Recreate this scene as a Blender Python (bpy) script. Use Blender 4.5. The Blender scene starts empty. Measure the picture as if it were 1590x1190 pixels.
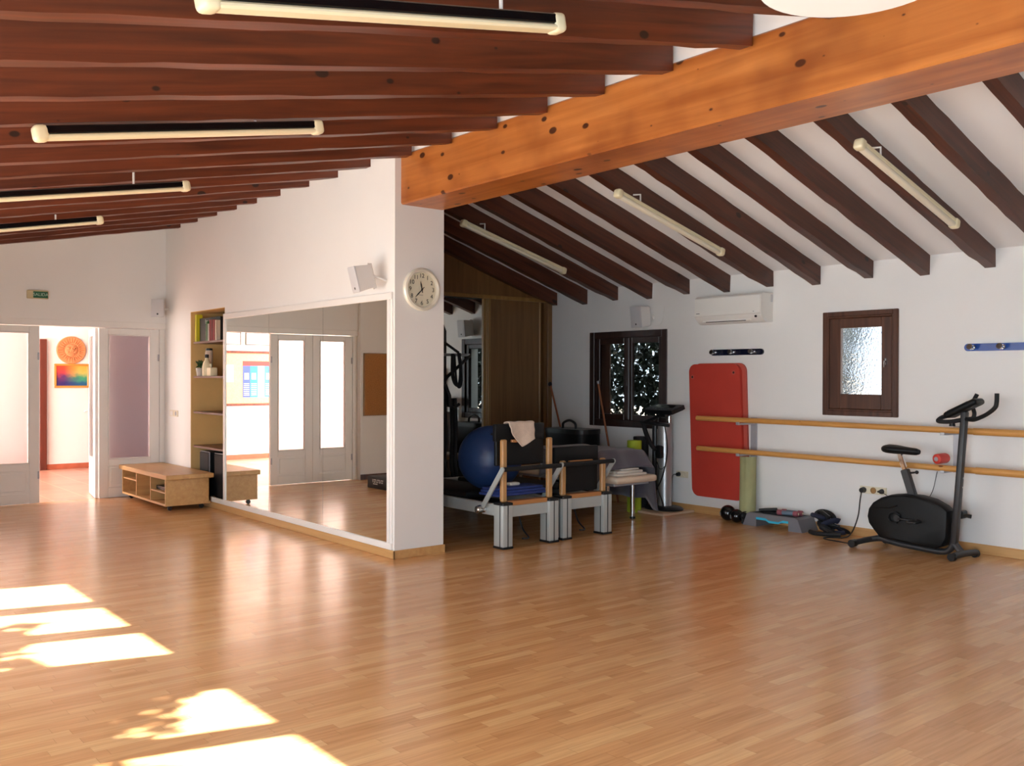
import bpy, bmesh, math, random
from mathutils import Vector, Matrix
random.seed(7)
scene = bpy.context.scene
COL = scene.collection
R = math.radians

# ------------------------------------------------------------------ camera, world, sun, exposure
cam_data = bpy.data.cameras.new('camera')
cam_data.sensor_width = 36.0
cam_data.lens = 33.119
cam_data.clip_start = 0.05
cam = bpy.data.objects.new('camera', cam_data)
COL.objects.link(cam)
cam.matrix_world = Matrix(((0.629389, -0.0062034, 0.7770657, 0.0),
                           (0.7770862, 0.0017335, -0.6293918, 0.0),
                           (0.0025573, 0.9999793, 0.0059116, 1.55),
                           (0, 0, 0, 1)))
scene.camera = cam

world = bpy.data.worlds.new('sky')
scene.world = world
world.use_nodes = True
wn = world.node_tree.nodes
wl = world.node_tree.links
bg = wn['Background']
bg.inputs['Color'].default_value = (0.72, 0.86, 1.0, 1)
bg.inputs['Strength'].default_value = 2.0

SUN_EL = 42.2
sd = bpy.data.lights.new('sun', 'SUN')
sd.energy = 60.0
sd.angle = R(0.8)
sd.color = (1.0, 0.95, 0.87)
sun = bpy.data.objects.new('sun', sd)
COL.objects.link(sun)
hz = Vector((0.26, 0.966, 0)).normalized()
sdir = Vector((hz.x * math.cos(R(SUN_EL)), hz.y * math.cos(R(SUN_EL)), -math.sin(R(SUN_EL))))
sun.rotation_euler = sdir.to_track_quat('-Z', 'Y').to_euler()
sun.location = (-6, -6, 8)

def area(name, loc, size, direction, power, color):
    ld = bpy.data.lights.new(name, 'AREA')
    ld.shape = 'RECTANGLE'
    ld.size, ld.size_y = size
    ld.energy = power
    ld.color = color
    o = bpy.data.objects.new(name, ld)
    COL.objects.link(o)
    o.location = loc
    o.rotation_euler = Vector(direction).to_track_quat('-Z', 'Y').to_euler()
    return o
# daylight in the openings of the window wall and the hallway entrance
SKY = (0.88, 0.94, 1.0)
area('daylight_window_wall', (-7.05, -0.78, 1.15), (2.3, 2.0), (0, 1, 0), 130, SKY)
area('daylight_window_wall', (-3.7, -0.78, 1.15), (3.0, 2.0), (0, 1, 0), 70, SKY)
area('daylight_window_wall', (0.0, -0.78, 1.15), (2.4, 2.0), (0, 1, 0), 430, (.70, .86, 1.0))
area('daylight_hall_entrance', (-14.8, -1.45, 1.25), (3.6, 2.2), (0, 1, 0), 430, (1.0, 0.93, 0.90))

scene.view_settings.view_transform = 'Standard'
scene.view_settings.look = 'None'
scene.view_settings.gamma = 1.0
scene.view_settings.exposure = -0.04
scene.view_settings.use_curve_mapping = False
scene.cycles.max_bounces = 12
scene.cycles.diffuse_bounces = 6
scene.cycles.glossy_bounces = 6
scene.cycles.transmission_bounces = 8
scene.cycles.sample_clamp_indirect = 8.0
scene.cycles.use_denoising = True

# ------------------------------------------------------------------ helpers
def lin(r, g, b):
    return tuple(((c / 255) / 12.92 if c / 255 <= 0.04045 else ((c / 255 + 0.055) / 1.055) ** 2.4) for c in (r, g, b))

class MB:
    """collects shapes in world coordinates and links them as ONE mesh"""
    def __init__(s):
        s.v, s.f, s.mi, s.m = [], [], [], 0
    def add(s, vs, fs, M=None):
        n = len(s.v)
        for p in vs:
            p = Vector(p)
            s.v.append(M @ p if M else p)
        for f in fs:
            s.f.append([i + n for i in f]); s.mi.append(s.m)
        return s
    def box(s, lo, hi, bev=0.0, M=None, seg=1):
        lo, hi = [min(a, b) for a, b in zip(lo, hi)], [max(a, b) for a, b in zip(lo, hi)]
        if bev <= 0:
            x0, y0, z0 = lo; x1, y1, z1 = hi
            return s.add([(x0,y0,z0),(x1,y0,z0),(x1,y1,z0),(x0,y1,z0),(x0,y0,z1),(x1,y0,z1),(x1,y1,z1),(x0,y1,z1)],
                         [(0,3,2,1),(4,5,6,7),(0,1,5,4),(1,2,6,5),(2,3,7,6),(3,0,4,7)], M)
        b = bmesh.new()
        bmesh.ops.create_cube(b, size=1)
        for v in b.verts:
            v.co = Vector([lo[i] + (v.co[i] + .5) * (hi[i] - lo[i]) for i in range(3)])
        bev = min(bev, min(hi[i] - lo[i] for i in range(3)) * .49)
        bmesh.ops.bevel(b, geom=b.edges[:], offset=bev, segments=seg, affect='EDGES', profile=.5)
        s.bm(b, M)
        return s
    def bm(s, b, M=None):
        b.verts.index_update()
        s.add([v.co.copy() for v in b.verts], [[v.index for v in f.verts] for f in b.faces], M)
        b.free()
    def cyl(s, p0, p1, r0, r1=None, n=18):
        p0, p1 = Vector(p0), Vector(p1)
        r1 = r0 if r1 is None else r1
        d = (p1 - p0).normalized()
        a = d.orthogonal().normalized(); c = d.cross(a)
        vs = []
        for p, r in ((p0, r0), (p1, r1)):
            for i in range(n):
                t = 2 * math.pi * i / n
                vs.append(p + (a * math.cos(t) + c * math.sin(t)) * r)
        fs = [(i, (i + 1) % n, n + (i + 1) % n, n + i) for i in range(n)]
        fs += [list(range(n))[::-1], list(range(n, 2 * n))]
        return s.add(vs, fs)
    def tube(s, pts, r, n=10, closed=False, smooth=0, flat=None):
        pts = [Vector(p) for p in pts]
        if smooth:
            q = []
            m = len(pts)
            for i in range(m if closed else m - 1):
                p1, p2 = pts[i], pts[(i + 1) % m]
                p0 = pts[i - 1] if (i or closed) else p1 * 2 - p2
                p3 = pts[(i + 2) % m] if (closed or i + 2 < m) else p2 * 2 - p1
                for k in range(smooth):
                    t = k / smooth
                    q.append(.5 * ((2 * p1) + (p2 - p0) * t + (2 * p0 - 5 * p1 + 4 * p2 - p3) * t * t + (3 * p1 - p0 - 3 * p2 + p3) * t ** 3))
            if not closed: q.append(pts[-1])
            pts = q
        m = len(pts)
        rr = r if isinstance(r, (list, tuple)) else [r] * m
        if len(rr) != m:
            rr = [rr[min(len(rr) - 1, int(i * len(rr) / m))] for i in range(m)]
        T = []
        for i in range(m):
            a = pts[(i - 1) % m] if (i or closed) else pts[i]
            b = pts[(i + 1) % m] if (i < m - 1 or closed) else pts[i]
            T.append((b - a).normalized())
        u = T[0].orthogonal().normalized()
        if flat: u = (Vector(flat) - T[0] * Vector(flat).dot(T[0])).normalized()
        vs = []
        for i in range(m):
            u = (u - T[i] * u.dot(T[i])).normalized()
            w = T[i].cross(u)
            for k in range(n):
                t = 2 * math.pi * k / n
                kx = .28 if flat else 1
                vs.append(pts[i] + u * math.cos(t) * rr[i] * kx + w * math.sin(t) * rr[i])
        fs = []
        for i in range(m if closed else m - 1):
            j = (i + 1) % m
            for k in range(n):
                fs.append((i * n + k, i * n + (k + 1) % n, j * n + (k + 1) % n, j * n + k))
        if not closed:
            fs += [list(range(n))[::-1], list(range((m - 1) * n, m * n))]
        return s.add(vs, fs)
    def lathe(s, prof, M=None, n=32):
        vs, fs = [], []
        for r, z in prof:
            for i in range(n):
                t = 2 * math.pi * i / n
                vs.append((r * math.cos(t), r * math.sin(t), z))
        for j in range(len(prof) - 1):
            for i in range(n):
                fs.append((j * n + i, j * n + (i + 1) % n, (j + 1) * n + (i + 1) % n, (j + 1) * n + i))
        fs.append(list(range(n))[::-1]); fs.append(list(range((len(prof) - 1) * n, len(prof) * n)))
        return s.add(vs, fs, M)
    def sphere(s, c, r, sc=(1, 1, 1), seg=24, M=None):
        b = bmesh.new()
        bmesh.ops.create_uvsphere(b, u_segments=seg, v_segments=seg // 2, radius=r)
        for v in b.verts: v.co = Vector((v.co.x * sc[0], v.co.y * sc[1], v.co.z * sc[2])) + Vector(c)
        s.bm(b, M); return s
    def prism(s, poly, axis, lo, hi, M=None):
        n = len(poly)
        def P(a, b, t):
            return {'x': (t, a, b), 'y': (a, t, b), 'z': (a, b, t)}[axis]
        vs = [P(a, b, lo) for a, b in poly] + [P(a, b, hi) for a, b in poly]
        fs = [list(range(n))[::-1], list(range(n, 2 * n))] + [(i, (i + 1) % n, n + (i + 1) % n, n + i) for i in range(n)]
        return s.add(vs, fs, M)
    def grid(s, fn, nu, nv):
        vs = [fn(i / nu, j / nv) for i in range(nu + 1) for j in range(nv + 1)]
        fs = [(i * (nv + 1) + j, (i + 1) * (nv + 1) + j, (i + 1) * (nv + 1) + j + 1, i * (nv + 1) + j + 1) for i in range(nu) for j in range(nv)]
        return s.add(vs, fs)
    def build(s, name, mats, parent=None, label=None, angle=35, solid=0, recalc=True):
        mats = mats if isinstance(mats, (list, tuple)) else [mats]
        if parent is not None:
            org = ORG[parent.name]
        else:
            xs = [p.x for p in s.v]; ys = [p.y for p in s.v]; zs = [p.z for p in s.v]
            org = Vector(((min(xs) + max(xs)) / 2, (min(ys) + max(ys)) / 2, min(zs)))
        me = bpy.data.meshes.new(name)
        me.from_pydata([p - org for p in s.v], [], s.f)
        for m in mats: me.materials.append(m)
        me.polygons.foreach_set('material_index', s.mi)
        if recalc:
            b = bmesh.new(); b.from_mesh(me)
            bmesh.ops.recalc_face_normals(b, faces=b.faces[:])
            b.to_mesh(me); b.free()
        me.polygons.foreach_set('use_smooth', [True] * len(me.polygons))
        me.set_sharp_from_angle(angle=R(angle))
        o = bpy.data.objects.new(name, me)
        COL.objects.link(o)
        ORG[o.name] = org
        if parent is not None:
            o.parent = parent
        else:
            o.location = org
        if label: o['label'] = label
        if solid:
            md = o.modifiers.new('thickness', 'SOLIDIFY'); md.thickness = solid; md.offset = 0
        return o

ORG = {}
def tag(o, label, cat, group=None, kind=None):
    o['label'] = label; o['category'] = cat
    if group: o['group'] = group
    if kind: o['kind'] = kind
    return o
def thing(name, loc, label, cat, group=None):
    o = bpy.data.objects.new(name, None)
    o.empty_display_size = .1
    COL.objects.link(o); o.location = loc
    ORG[o.name] = Vector(loc)
    return tag(o, label, cat, group)
def struct(o, label=None, cat=None):
    o['kind'] = 'structure'
    if label: o['label'] = label
    if cat: o['category'] = cat
    return o
def dup(o, parent=None):
    c = o.copy(); COL.objects.link(c)
    ORG[c.name] = ORG[o.name].copy()
    if parent is not None: c.parent = parent
    for ch in list(o.children): dup(ch, c)
    return c
def text_mesh(body, size, depth, M):
    cu = bpy.data.curves.new('lettering', 'FONT')
    cu.body = body; cu.size = size; cu.extrude = depth; cu.align_x = 'CENTER'; cu.align_y = 'CENTER'
    ob = bpy.data.objects.new('lettering', cu)
    dg = bpy.context.evaluated_depsgraph_get()
    COL.objects.link(ob); dg.update()
    me = bpy.data.meshes.new_from_object(ob.evaluated_get(dg))
    vs = [v.co.copy() for v in me.vertices]; fs = [list(p.vertices) for p in me.polygons]
    bpy.data.objects.remove(ob); bpy.data.curves.remove(cu); bpy.data.meshes.remove(me)
    return [M @ v for v in vs], fs
def face_matrix(origin, right, up):
    r, u = Vector(right).normalized(), Vector(up).normalized()
    n = r.cross(u)
    return Matrix(((r.x, u.x, n.x, origin[0]), (r.y, u.y, n.y, origin[1]), (r.z, u.z, n.z, origin[2]), (0, 0, 0, 1)))

# ------------------------------------------------------------------ materials
def new_mat(name):
    m = bpy.data.materials.new(name); m.use_nodes = True
    nt = m.node_tree
    return m, nt.nodes, nt.links, nt.nodes['Principled BSDF']
def pm(name, col, rough=.5, metal=0.0, var=0.0, vscale=6.0, bump=0.0, bscale=40.0, stretch=(1, 1, 1), col2=None, spec=.5, sheen=0.0):
    m, N, L, P = new_mat(name)
    P.inputs['Base Color'].default_value = (*col, 1)
    P.inputs['Roughness'].default_value = rough
    P.inputs['Metallic'].default_value = metal
    P.inputs['Specular IOR Level'].default_value = spec
    if sheen: P.inputs['Sheen Weight'].default_value = sheen
    if var or col2 or bump:
        tc = N.new('ShaderNodeTexCoord'); mp = N.new('ShaderNodeMapping')
        mp.inputs['Scale'].default_value = stretch
        L.new(tc.outputs['Object'], mp.inputs['Vector'])
    if var or col2:
        nz = N.new('ShaderNodeTexNoise'); nz.inputs['Scale'].default_value = vscale; nz.inputs['Detail'].default_value = 5
        L.new(mp.outputs['Vector'], nz.inputs['Vector'])
        mx = N.new('ShaderNodeMix'); mx.data_type = 'RGBA'
        c2 = col2 or tuple(c * (1 - var) for c in col)
        mx.inputs['A'].default_value = (*col, 1); mx.inputs['B'].default_value = (*c2, 1)
        rp = N.new('ShaderNodeValToRGB'); rp.color_ramp.elements[0].position = .35; rp.color_ramp.elements[1].position = .68
        L.new(nz.outputs['Fac'], rp.inputs['Fac']); L.new(rp.outputs['Color'], mx.inputs['Factor'])
        L.new(mx.outputs['Result'], P.inputs['Base Color'])
    if bump:
        nb = N.new('ShaderNodeTexNoise'); nb.inputs['Scale'].default_value = bscale; nb.inputs['Detail'].default_value = 4
        L.new(mp.outputs['Vector'], nb.inputs['Vector'])
        bp = N.new('ShaderNodeBump'); bp.inputs['Strength'].default_value = bump; bp.inputs['Distance'].default_value = .01
        L.new(nb.outputs['Fac'], bp.inputs['Height']); L.new(bp.outputs['Normal'], P.inputs['Normal'])
    return m
def math_node(N, L, op, a, b=None):
    n = N.new('ShaderNodeMath'); n.operation = op
    for i, v in enumerate((a, b)):
        if v is None: continue
        if isinstance(v, (int, float)): n.inputs[i].default_value = v
        else: L.new(v, n.inputs[i])
    return n.outputs[0]
def wood(name, a, b, rough, axis, grain=1.0, knots=None, bump=.12, kscale=1.6, blotch=None, tilt=0.0):
    """grain runs along the axis; knots = colour of the dark knots; blotch = colour of broad stains"""
    m, N, L, P = new_mat(name)
    tc = N.new('ShaderNodeTexCoord'); oi = N.new('ShaderNodeObjectInfo')
    ad = N.new('ShaderNodeVectorMath'); ad.operation = 'ADD'
    sc = N.new('ShaderNodeVectorMath'); sc.operation = 'SCALE'
    sc.inputs['Scale'].default_value = 1.0
    cmb = N.new('ShaderNodeCombineXYZ')
    mul = N.new('ShaderNodeMath'); mul.operation = 'MULTIPLY'; mul.inputs[1].default_value = 37.0
    L.new(oi.outputs['Random'], mul.inputs[0])
    for k in ('X', 'Y', 'Z'): L.new(mul.outputs[0], cmb.inputs[k])
    rot = N.new('ShaderNodeMapping'); rot.inputs['Rotation'].default_value = (tilt, 0, 0)
    L.new(tc.outputs['Object'], rot.inputs['Vector'])
    L.new(rot.outputs['Vector'], ad.inputs[0]); L.new(cmb.outputs[0], ad.inputs[1])
    mp = N.new('ShaderNodeMapping')
    s = [22 * grain] * 3; s['xyz'.index(axis)] = 1.1 * grain
    mp.inputs['Scale'].default_value = s
    L.new(ad.outputs[0], mp.inputs['Vector'])
    nz = N.new('ShaderNodeTexNoise'); nz.inputs['Scale'].default_value = 1.0; nz.inputs['Detail'].default_value = 7; nz.inputs['Distortion'].default_value = .6
    L.new(mp.outputs['Vector'], nz.inputs['Vector'])
    rp = N.new('ShaderNodeValToRGB')
    rp.color_ramp.elements[0].position = .3; rp.color_ramp.elements[0].color = (*b, 1)
    rp.color_ramp.elements[1].position = .7; rp.color_ramp.elements[1].color = (*a, 1)
    L.new(nz.outputs['Fac'], rp.inputs['Fac'])
    out = rp.outputs['Color']
    if blotch:
        n2 = N.new('ShaderNodeTexNoise'); n2.inputs['Scale'].default_value = 1.7; n2.inputs['Detail'].default_value = 3
        L.new(ad.outputs[0], n2.inputs['Vector'])
        r2 = N.new('ShaderNodeValToRGB'); r2.color_ramp.elements[0].position = .5; r2.color_ramp.elements[1].position = .72
        r2.color_ramp.elements[1].color = (.75, .75, .75, 1)
        L.new(n2.outputs['Fac'], r2.inputs['Fac'])
        mx = N.new('ShaderNodeMix'); mx.data_type = 'RGBA'
        L.new(r2.outputs['Color'], mx.inputs['Factor']); L.new(out, mx.inputs['A']); mx.inputs['B'].default_value = (*blotch, 1)
        out = mx.outputs['Result']
    if knots:
        sx = N.new('ShaderNodeSeparateXYZ'); L.new(ad.outputs[0], sx.inputs[0])
        others = [k for k in 'XYZ' if k != axis.upper()]
        along = math_node(N, L, 'MULTIPLY', sx.outputs[axis.upper()], kscale * .75)
        across = math_node(N, L, 'MULTIPLY', math_node(N, L, 'ADD', sx.outputs[others[0]], sx.outputs[others[1]]), kscale * 1.25)
        cv = N.new('ShaderNodeCombineXYZ'); L.new(along, cv.inputs['X']); L.new(across, cv.inputs['Y'])
        vo = N.new('ShaderNodeTexVoronoi'); vo.voronoi_dimensions = '2D'; vo.inputs['Scale'].default_value = 1.0
        L.new(cv.outputs[0], vo.inputs['Vector'])
        sc2 = N.new('ShaderNodeSeparateColor'); L.new(vo.outputs['Color'], sc2.inputs[0])
        thr = math_node(N, L, 'MULTIPLY', math_node(N, L, 'POWER', sc2.outputs[0], 1.2), .03 * kscale)
        r3 = N.new('ShaderNodeMapRange'); r3.inputs['From Min'].default_value = -.004 * kscale; r3.inputs['From Max'].default_value = .004 * kscale
        L.new(math_node(N, L, 'SUBTRACT', thr, vo.outputs['Distance']), r3.inputs['Value'])
        mx = N.new('ShaderNodeMix'); mx.data_type = 'RGBA'
        L.new(r3.outputs[0], mx.inputs['Factor']); L.new(out, mx.inputs['A']); mx.inputs['B'].default_value = (*knots, 1)
        out = mx.outputs['Result']
    L.new(out, P.inputs['Base Color'])
    P.inputs['Roughness'].default_value = rough
    if bump:
        bp = N.new('ShaderNodeBump'); bp.inputs['Strength'].default_value = bump; bp.inputs['Distance'].default_value = .004
        L.new(nz.outputs['Fac'], bp.inputs['Height']); L.new(bp.outputs['Normal'], P.inputs['Normal'])
    return m
def floor_material():
    m, N, L, P = new_mat('strip_floor')
    g = N.new('ShaderNodeNewGeometry'); sp = N.new('ShaderNodeSeparateXYZ')
    L.new(g.outputs['Position'], sp.inputs[0])
    rx = math_node(N, L, 'DIVIDE', sp.outputs['X'], .066)
    row = math_node(N, L, 'FLOOR', rx)
    wn1 = N.new('ShaderNodeTexWhiteNoise'); wn1.noise_dimensions = '1D'; L.new(row, wn1.inputs['W'])
    off = math_node(N, L, 'MULTIPLY', wn1.outputs['Value'], 9.7)
    ry = math_node(N, L, 'ADD', math_node(N, L, 'DIVIDE', sp.outputs['Y'], .46), off)
    colr = math_node(N, L, 'FLOOR', ry)
    cv = N.new('ShaderNodeCombineXYZ'); L.new(row, cv.inputs['X']); L.new(colr, cv.inputs['Y'])
    wn2 = N.new('ShaderNodeTexWhiteNoise'); wn2.noise_dimensions = '2D'; L.new(cv.outputs[0], wn2.inputs['Vector'])
    rp = N.new('ShaderNodeValToRGB'); e = rp.color_ramp.elements
    e[0].position = 0; e[0].color = (*lin(202, 150, 100), 1)
    e[1].position = 1; e[1].color = (*lin(222, 178, 126), 1)
    a = e.new(.35); a.color = (*lin(210, 159, 108), 1)
    a = e.new(.7); a.color = (*lin(216, 168, 116), 1)
    L.new(wn2.outputs['Value'], rp.inputs['Fac'])
    gv = N.new('ShaderNodeCombineXYZ')
    L.new(math_node(N, L, 'MULTIPLY', sp.outputs['X'], 55.0), gv.inputs['X'])
    L.new(math_node(N, L, 'MULTIPLY', sp.outputs['Y'], 3.0), gv.inputs['Y'])
    L.new(math_node(N, L, 'MULTIPLY', wn2.outputs['Value'], 40.0), gv.inputs['Z'])
    nz = N.new('ShaderNodeTexNoise'); nz.inputs['Scale'].default_value = 1; nz.inputs['Detail'].default_value = 6
    L.new(gv.outputs[0], nz.inputs['Vector'])
    r2 = N.new('ShaderNodeValToRGB'); r2.color_ramp.elements[0].position = .25; r2.color_ramp.elements[0].color = (.80, .76, .72, 1)
    r2.color_ramp.elements[1].position = .7; r2.color_ramp.elements[1].color = (1.05, 1.05, 1.05, 1)
    L.new(nz.outputs['Fac'], r2.inputs['Fac'])
    mx = N.new('ShaderNodeMix'); mx.data_type = 'RGBA'; mx.blend_type = 'MULTIPLY'; mx.inputs['Factor'].default_value = 1
    L.new(rp.outputs['Color'], mx.inputs['A']); L.new(r2.outputs['Color'], mx.inputs['B'])
    fx = math_node(N, L, 'FRACT', rx); fy = math_node(N, L, 'FRACT', ry)
    gx = math_node(N, L, 'LESS_THAN', fx, .022); gy = math_node(N, L, 'LESS_THAN', fy, .006)
    gap = math_node(N, L, 'MULTIPLY', math_node(N, L, 'MAXIMUM', gx, gy), .28)
    mg = N.new('ShaderNodeMix'); mg.data_type = 'RGBA'
    L.new(gap, mg.inputs['Factor']); L.new(mx.outputs['Result'], mg.inputs['A']); mg.inputs['B'].default_value = (*lin(95, 55, 30), 1)
    L.new(mg.outputs['Result'], P.inputs['Base Color'])
    wv = N.new('ShaderNodeTexNoise'); wv.inputs['Scale'].default_value = 3.0; L.new(g.outputs['Position'], wv.inputs['Vector'])
    rr = N.new('ShaderNodeMapRange'); rr.inputs['To Min'].default_value = .17; rr.inputs['To Max'].default_value = .27
    L.new(wv.outputs['Fac'], rr.inputs['Value']); L.new(rr.outputs[0], P.inputs['Roughness'])
    bp = N.new('ShaderNodeBump'); bp.inputs['Strength'].default_value = .03; bp.inputs['Distance'].default_value = .003
    L.new(nz.outputs['Fac'], bp.inputs['Height']); L.new(bp.outputs['Normal'], P.inputs['Normal'])
    P.inputs['Specular IOR Level'].default_value = .6
    return m
def tile_material():
    m, N, L, P = new_mat('terracotta_tile')
    g = N.new('ShaderNodeNewGeometry'); mp = N.new('ShaderNodeMapping'); L.new(g.outputs['Position'], mp.inputs['Vector'])
    mp.inputs['Rotation'].default_value = (0, 0, 0)
    b = N.new('ShaderNodeTexBrick'); b.offset = 0; b.inputs['Scale'].default_value = 1.0
    b.inputs['Brick Width'].default_value = .42; b.inputs['Row Height'].default_value = .42; b.inputs['Mortar Size'].default_value = .008
    b.inputs['Color1'].default_value = (*lin(204, 150, 128), 1); b.inputs['Color2'].default_value = (*lin(190, 132, 110), 1); b.inputs['Mortar'].default_value = (*lin(222, 180, 150), 1)
    L.new(mp.outputs[0], b.inputs['Vector'])
    L.new(b.outputs['Color'], P.inputs['Base Color']); P.inputs['Roughness'].default_value = .3
    return m
def glass_material(name, rough, col, bump=0, bscale=60, ior=1.3):
    m, N, L, P = new_mat(name)
    P.inputs['Base Color'].default_value = (*col, 1)
    P.inputs['Transmission Weight'].default_value = 1.0
    P.inputs['Roughness'].default_value = rough
    P.inputs['IOR'].default_value = ior
    if bump:
        tc = N.new('ShaderNodeTexCoord'); vo = N.new('ShaderNodeTexVoronoi'); vo.feature = 'SMOOTH_F1'; vo.inputs['Scale'].default_value = bscale
        L.new(tc.outputs['Object'], vo.inputs['Vector'])
        bp = N.new('ShaderNodeBump'); bp.inputs['Strength'].default_value = bump; bp.inputs['Distance'].default_value = .02
        L.new(vo.outputs['Distance'], bp.inputs['Height']); L.new(bp.outputs['Normal'], P.inputs['Normal'])
    return m

M = {}
M['wall'] = pm('white_plaster', lin(236, 235, 232), .75, bump=.15, bscale=9, var=.03, vscale=1.2)
M['ceiling'] = pm('white_ceiling_plaster', lin(238, 238, 238), .8, bump=.2, bscale=7)
M['niche'] = pm('ochre_paint', lin(224, 186, 122), .7, var=.05)
M['floor'] = floor_material()
M['tile'] = tile_material()
M['tile_skirt'] = pm('terracotta_skirting', lin(190, 105, 75), .4, var=.2, vscale=9)
M['rafter'] = wood('stained_rafter', lin(114, 54, 27), lin(74, 32, 15), .42, 'y', 1.0, knots=lin(40, 20, 13), kscale=2.2, tilt=-math.atan(.195))
M['rafter_shaded'] = wood('stained_rafter_shaded', lin(96, 50, 31), lin(62, 31, 19), .42, 'y', 1.0, knots=lin(40, 20, 13), kscale=2.2, tilt=math.atan(.325))  # same rafter stain with the rear's shade darkened into the colour
M['beam'] = wood('varnished_pine_beam', lin(194, 122, 60), lin(158, 88, 36), .36, 'x', .6, knots=lin(74, 36, 16), kscale=3.3, bump=.05, blotch=lin(122, 60, 24))
M['oak'] = wood('light_oak', lin(206, 164, 108), lin(190, 144, 90), .4, 'x', 1.0, bump=.03)
M['oak_y'] = wood('light_oak_cross', lin(206, 164, 108), lin(190, 144, 90), .4, 'y', 1.0, bump=.03)
M['pine'] = wood('pine_rail', lin(214, 160, 92), lin(196, 136, 66), .38, 'x', .9, knots=lin(110, 60, 26), kscale=2.0, bump=.03)
M['pine_z'] = wood('pine_post', lin(198, 154, 100), lin(178, 130, 78), .4, 'z', .9, bump=.03)
M['pine_y'] = wood('pine_cross_rail', lin(196, 138, 84), lin(176, 114, 62), .4, 'y', .9, bump=.03)
M['ward'] = wood('wardrobe_veneer', lin(132, 94, 54), lin(110, 76, 40), .4, 'z', .7, bump=.02)
M['ward_trim'] = wood('wardrobe_trim', lin(160, 120, 66), lin(136, 98, 50), .38, 'z', .7, bump=.02)
M['window_wood'] = wood('walnut_window', lin(92, 56, 38), lin(62, 34, 22), .4, 'z', .9, bump=.05)
M['window_dark'] = wood('dark_window', lin(56, 32, 24), lin(36, 18, 14), .42, 'z', .9, bump=.05)
M['shelf'] = wood('brown_shelf', lin(120, 76, 52), lin(92, 54, 36), .4, 'x', 1.0, bump=.03)
M['hall_door'] = wood('red_brown_door', lin(110, 52, 34), lin(84, 36, 24), .4, 'z', .8)
M['white_metal'] = pm('white_lacquer', lin(236, 234, 230), .35)
M['white_plastic'] = pm('white_plastic', lin(232, 230, 226), .4)
M['grey_white'] = pm('speaker_grille', lin(206, 206, 208), .6, bump=.3, bscale=400)
M['cream'] = pm('cream_plastic', lin(236, 226, 190), .35)
M['tubelight'] = pm('opal_diffuser', lin(238, 230, 208), .3)
M['ac'] = pm('ac_plastic', lin(238, 236, 230), .38)
M['black'] = pm('black_plastic', lin(18, 18, 20), .42)
M['black_matte'] = pm('black_rubber', lin(17, 17, 19), .7)
M['black_vinyl'] = pm('black_vinyl', lin(11, 12, 14), .5, bump=.1, bscale=150, spec=.3)
M['black_gloss'] = pm('black_gloss', lin(14, 14, 16), .12)
M['dark_grey'] = pm('dark_grey_metal', lin(44, 44, 46), .42)
M['bike_body'] = pm('bike_housing', lin(12, 13, 14), .5, bump=.08, bscale=300, spec=.3)
M['alu'] = pm('brushed_aluminium', lin(186, 192, 190), .45, metal=.25)
M['steel'] = pm('polished_steel', lin(205, 205, 205), .18, metal=1.0)
M['silver'] = pm('silver_column', lin(186, 186, 186), .36, metal=.6)
M['chrome'] = pm('chrome', lin(220, 220, 220), .08, metal=1.0)
M['galv'] = pm('grey_bracket', lin(176, 178, 184), .45, metal=.4)
M['red_mat'] = pm('red_foam', lin(196, 62, 48), .55, var=.12, vscale=2.2, bump=.08, bscale=60)
M['red_mat2'] = pm('pale_red_foam', lin(188, 82, 68), .6, bump=.08, bscale=60)
M['red'] = pm('red_rubber', lin(200, 62, 50), .4)
M['green_mat'] = pm('pale_green_foam', lin(168, 168, 122), .8, var=.15, vscale=5, bump=.2, bscale=80)
M['lime'] = pm('lime_foam', lin(166, 186, 46), .7)
M['blue_ball'] = pm('blue_vinyl_ball', lin(26, 52, 96), .42)
M['blue_mat'] = pm('blue_mat', lin(44, 62, 128), .75, bump=.1, bscale=80)
M['blue_plate'] = pm('blue_lacquer', lin(32, 72, 150), .25)
M['navy'] = pm('navy_lacquer', lin(14, 18, 40), .2)
M['teal'] = pm('teal_plastic', lin(48, 176, 208), .4)
M['step_grey'] = pm('grey_plastic', lin(112, 112, 118), .5)
M['towel'] = pm('beige_towel', lin(226, 204, 184), .9, var=.1, vscale=25, bump=.5, bscale=160, sheen=.3)
M['towel_white'] = pm('white_towel', lin(230, 220, 206), .9, bump=.5, bscale=160, sheen=.3)
M['blanket'] = pm('grey_blanket', lin(92, 88, 98), .95, var=.12, vscale=12, bump=.5, bscale=120, sheen=.4)
M['bench_vinyl'] = pm('cream_vinyl', lin(226, 206, 182), .45)
M['stick'] = pm('broom_stick', lin(150, 88, 52), .5)
M['board'] = pm('pale_board', lin(206, 180, 150), .5, var=.1)
M['socket'] = pm('ivory_socket', lin(226, 218, 194), .35)
M['green_sign'] = pm('exit_green', lin(16, 96, 62), .4)
M['sign_box'] = pm('sign_box', lin(206, 190, 150), .5)
M['white_letter'] = pm('white_letter', lin(190, 214, 196), .5)
M['grey_mark'] = pm('grey_mark', lin(120, 120, 122), .5)
M['clock_face'] = pm('clock_face', lin(216, 210, 186), .5)
M['clock_rim'] = pm('clock_rim', lin(226, 222, 206), .3, metal=.15)
M['ink'] = pm('black_ink', lin(20, 20, 20), .5)
M['terracotta'] = pm('terracotta', lin(216, 142, 92), .7, var=.15, vscale=12)
M['dimming_cabinet'] = pm('grey_lavender_paint', lin(72, 66, 74), .6)
m, N, L, P = new_mat('lit_diffuser')
P.inputs['Base Color'].default_value = (.9, .9, .9, 1); P.inputs['Emission Color'].default_value = (1, .98, .94, 1); P.inputs['Emission Strength'].default_value = 2.6
M['lit'] = m
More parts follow.
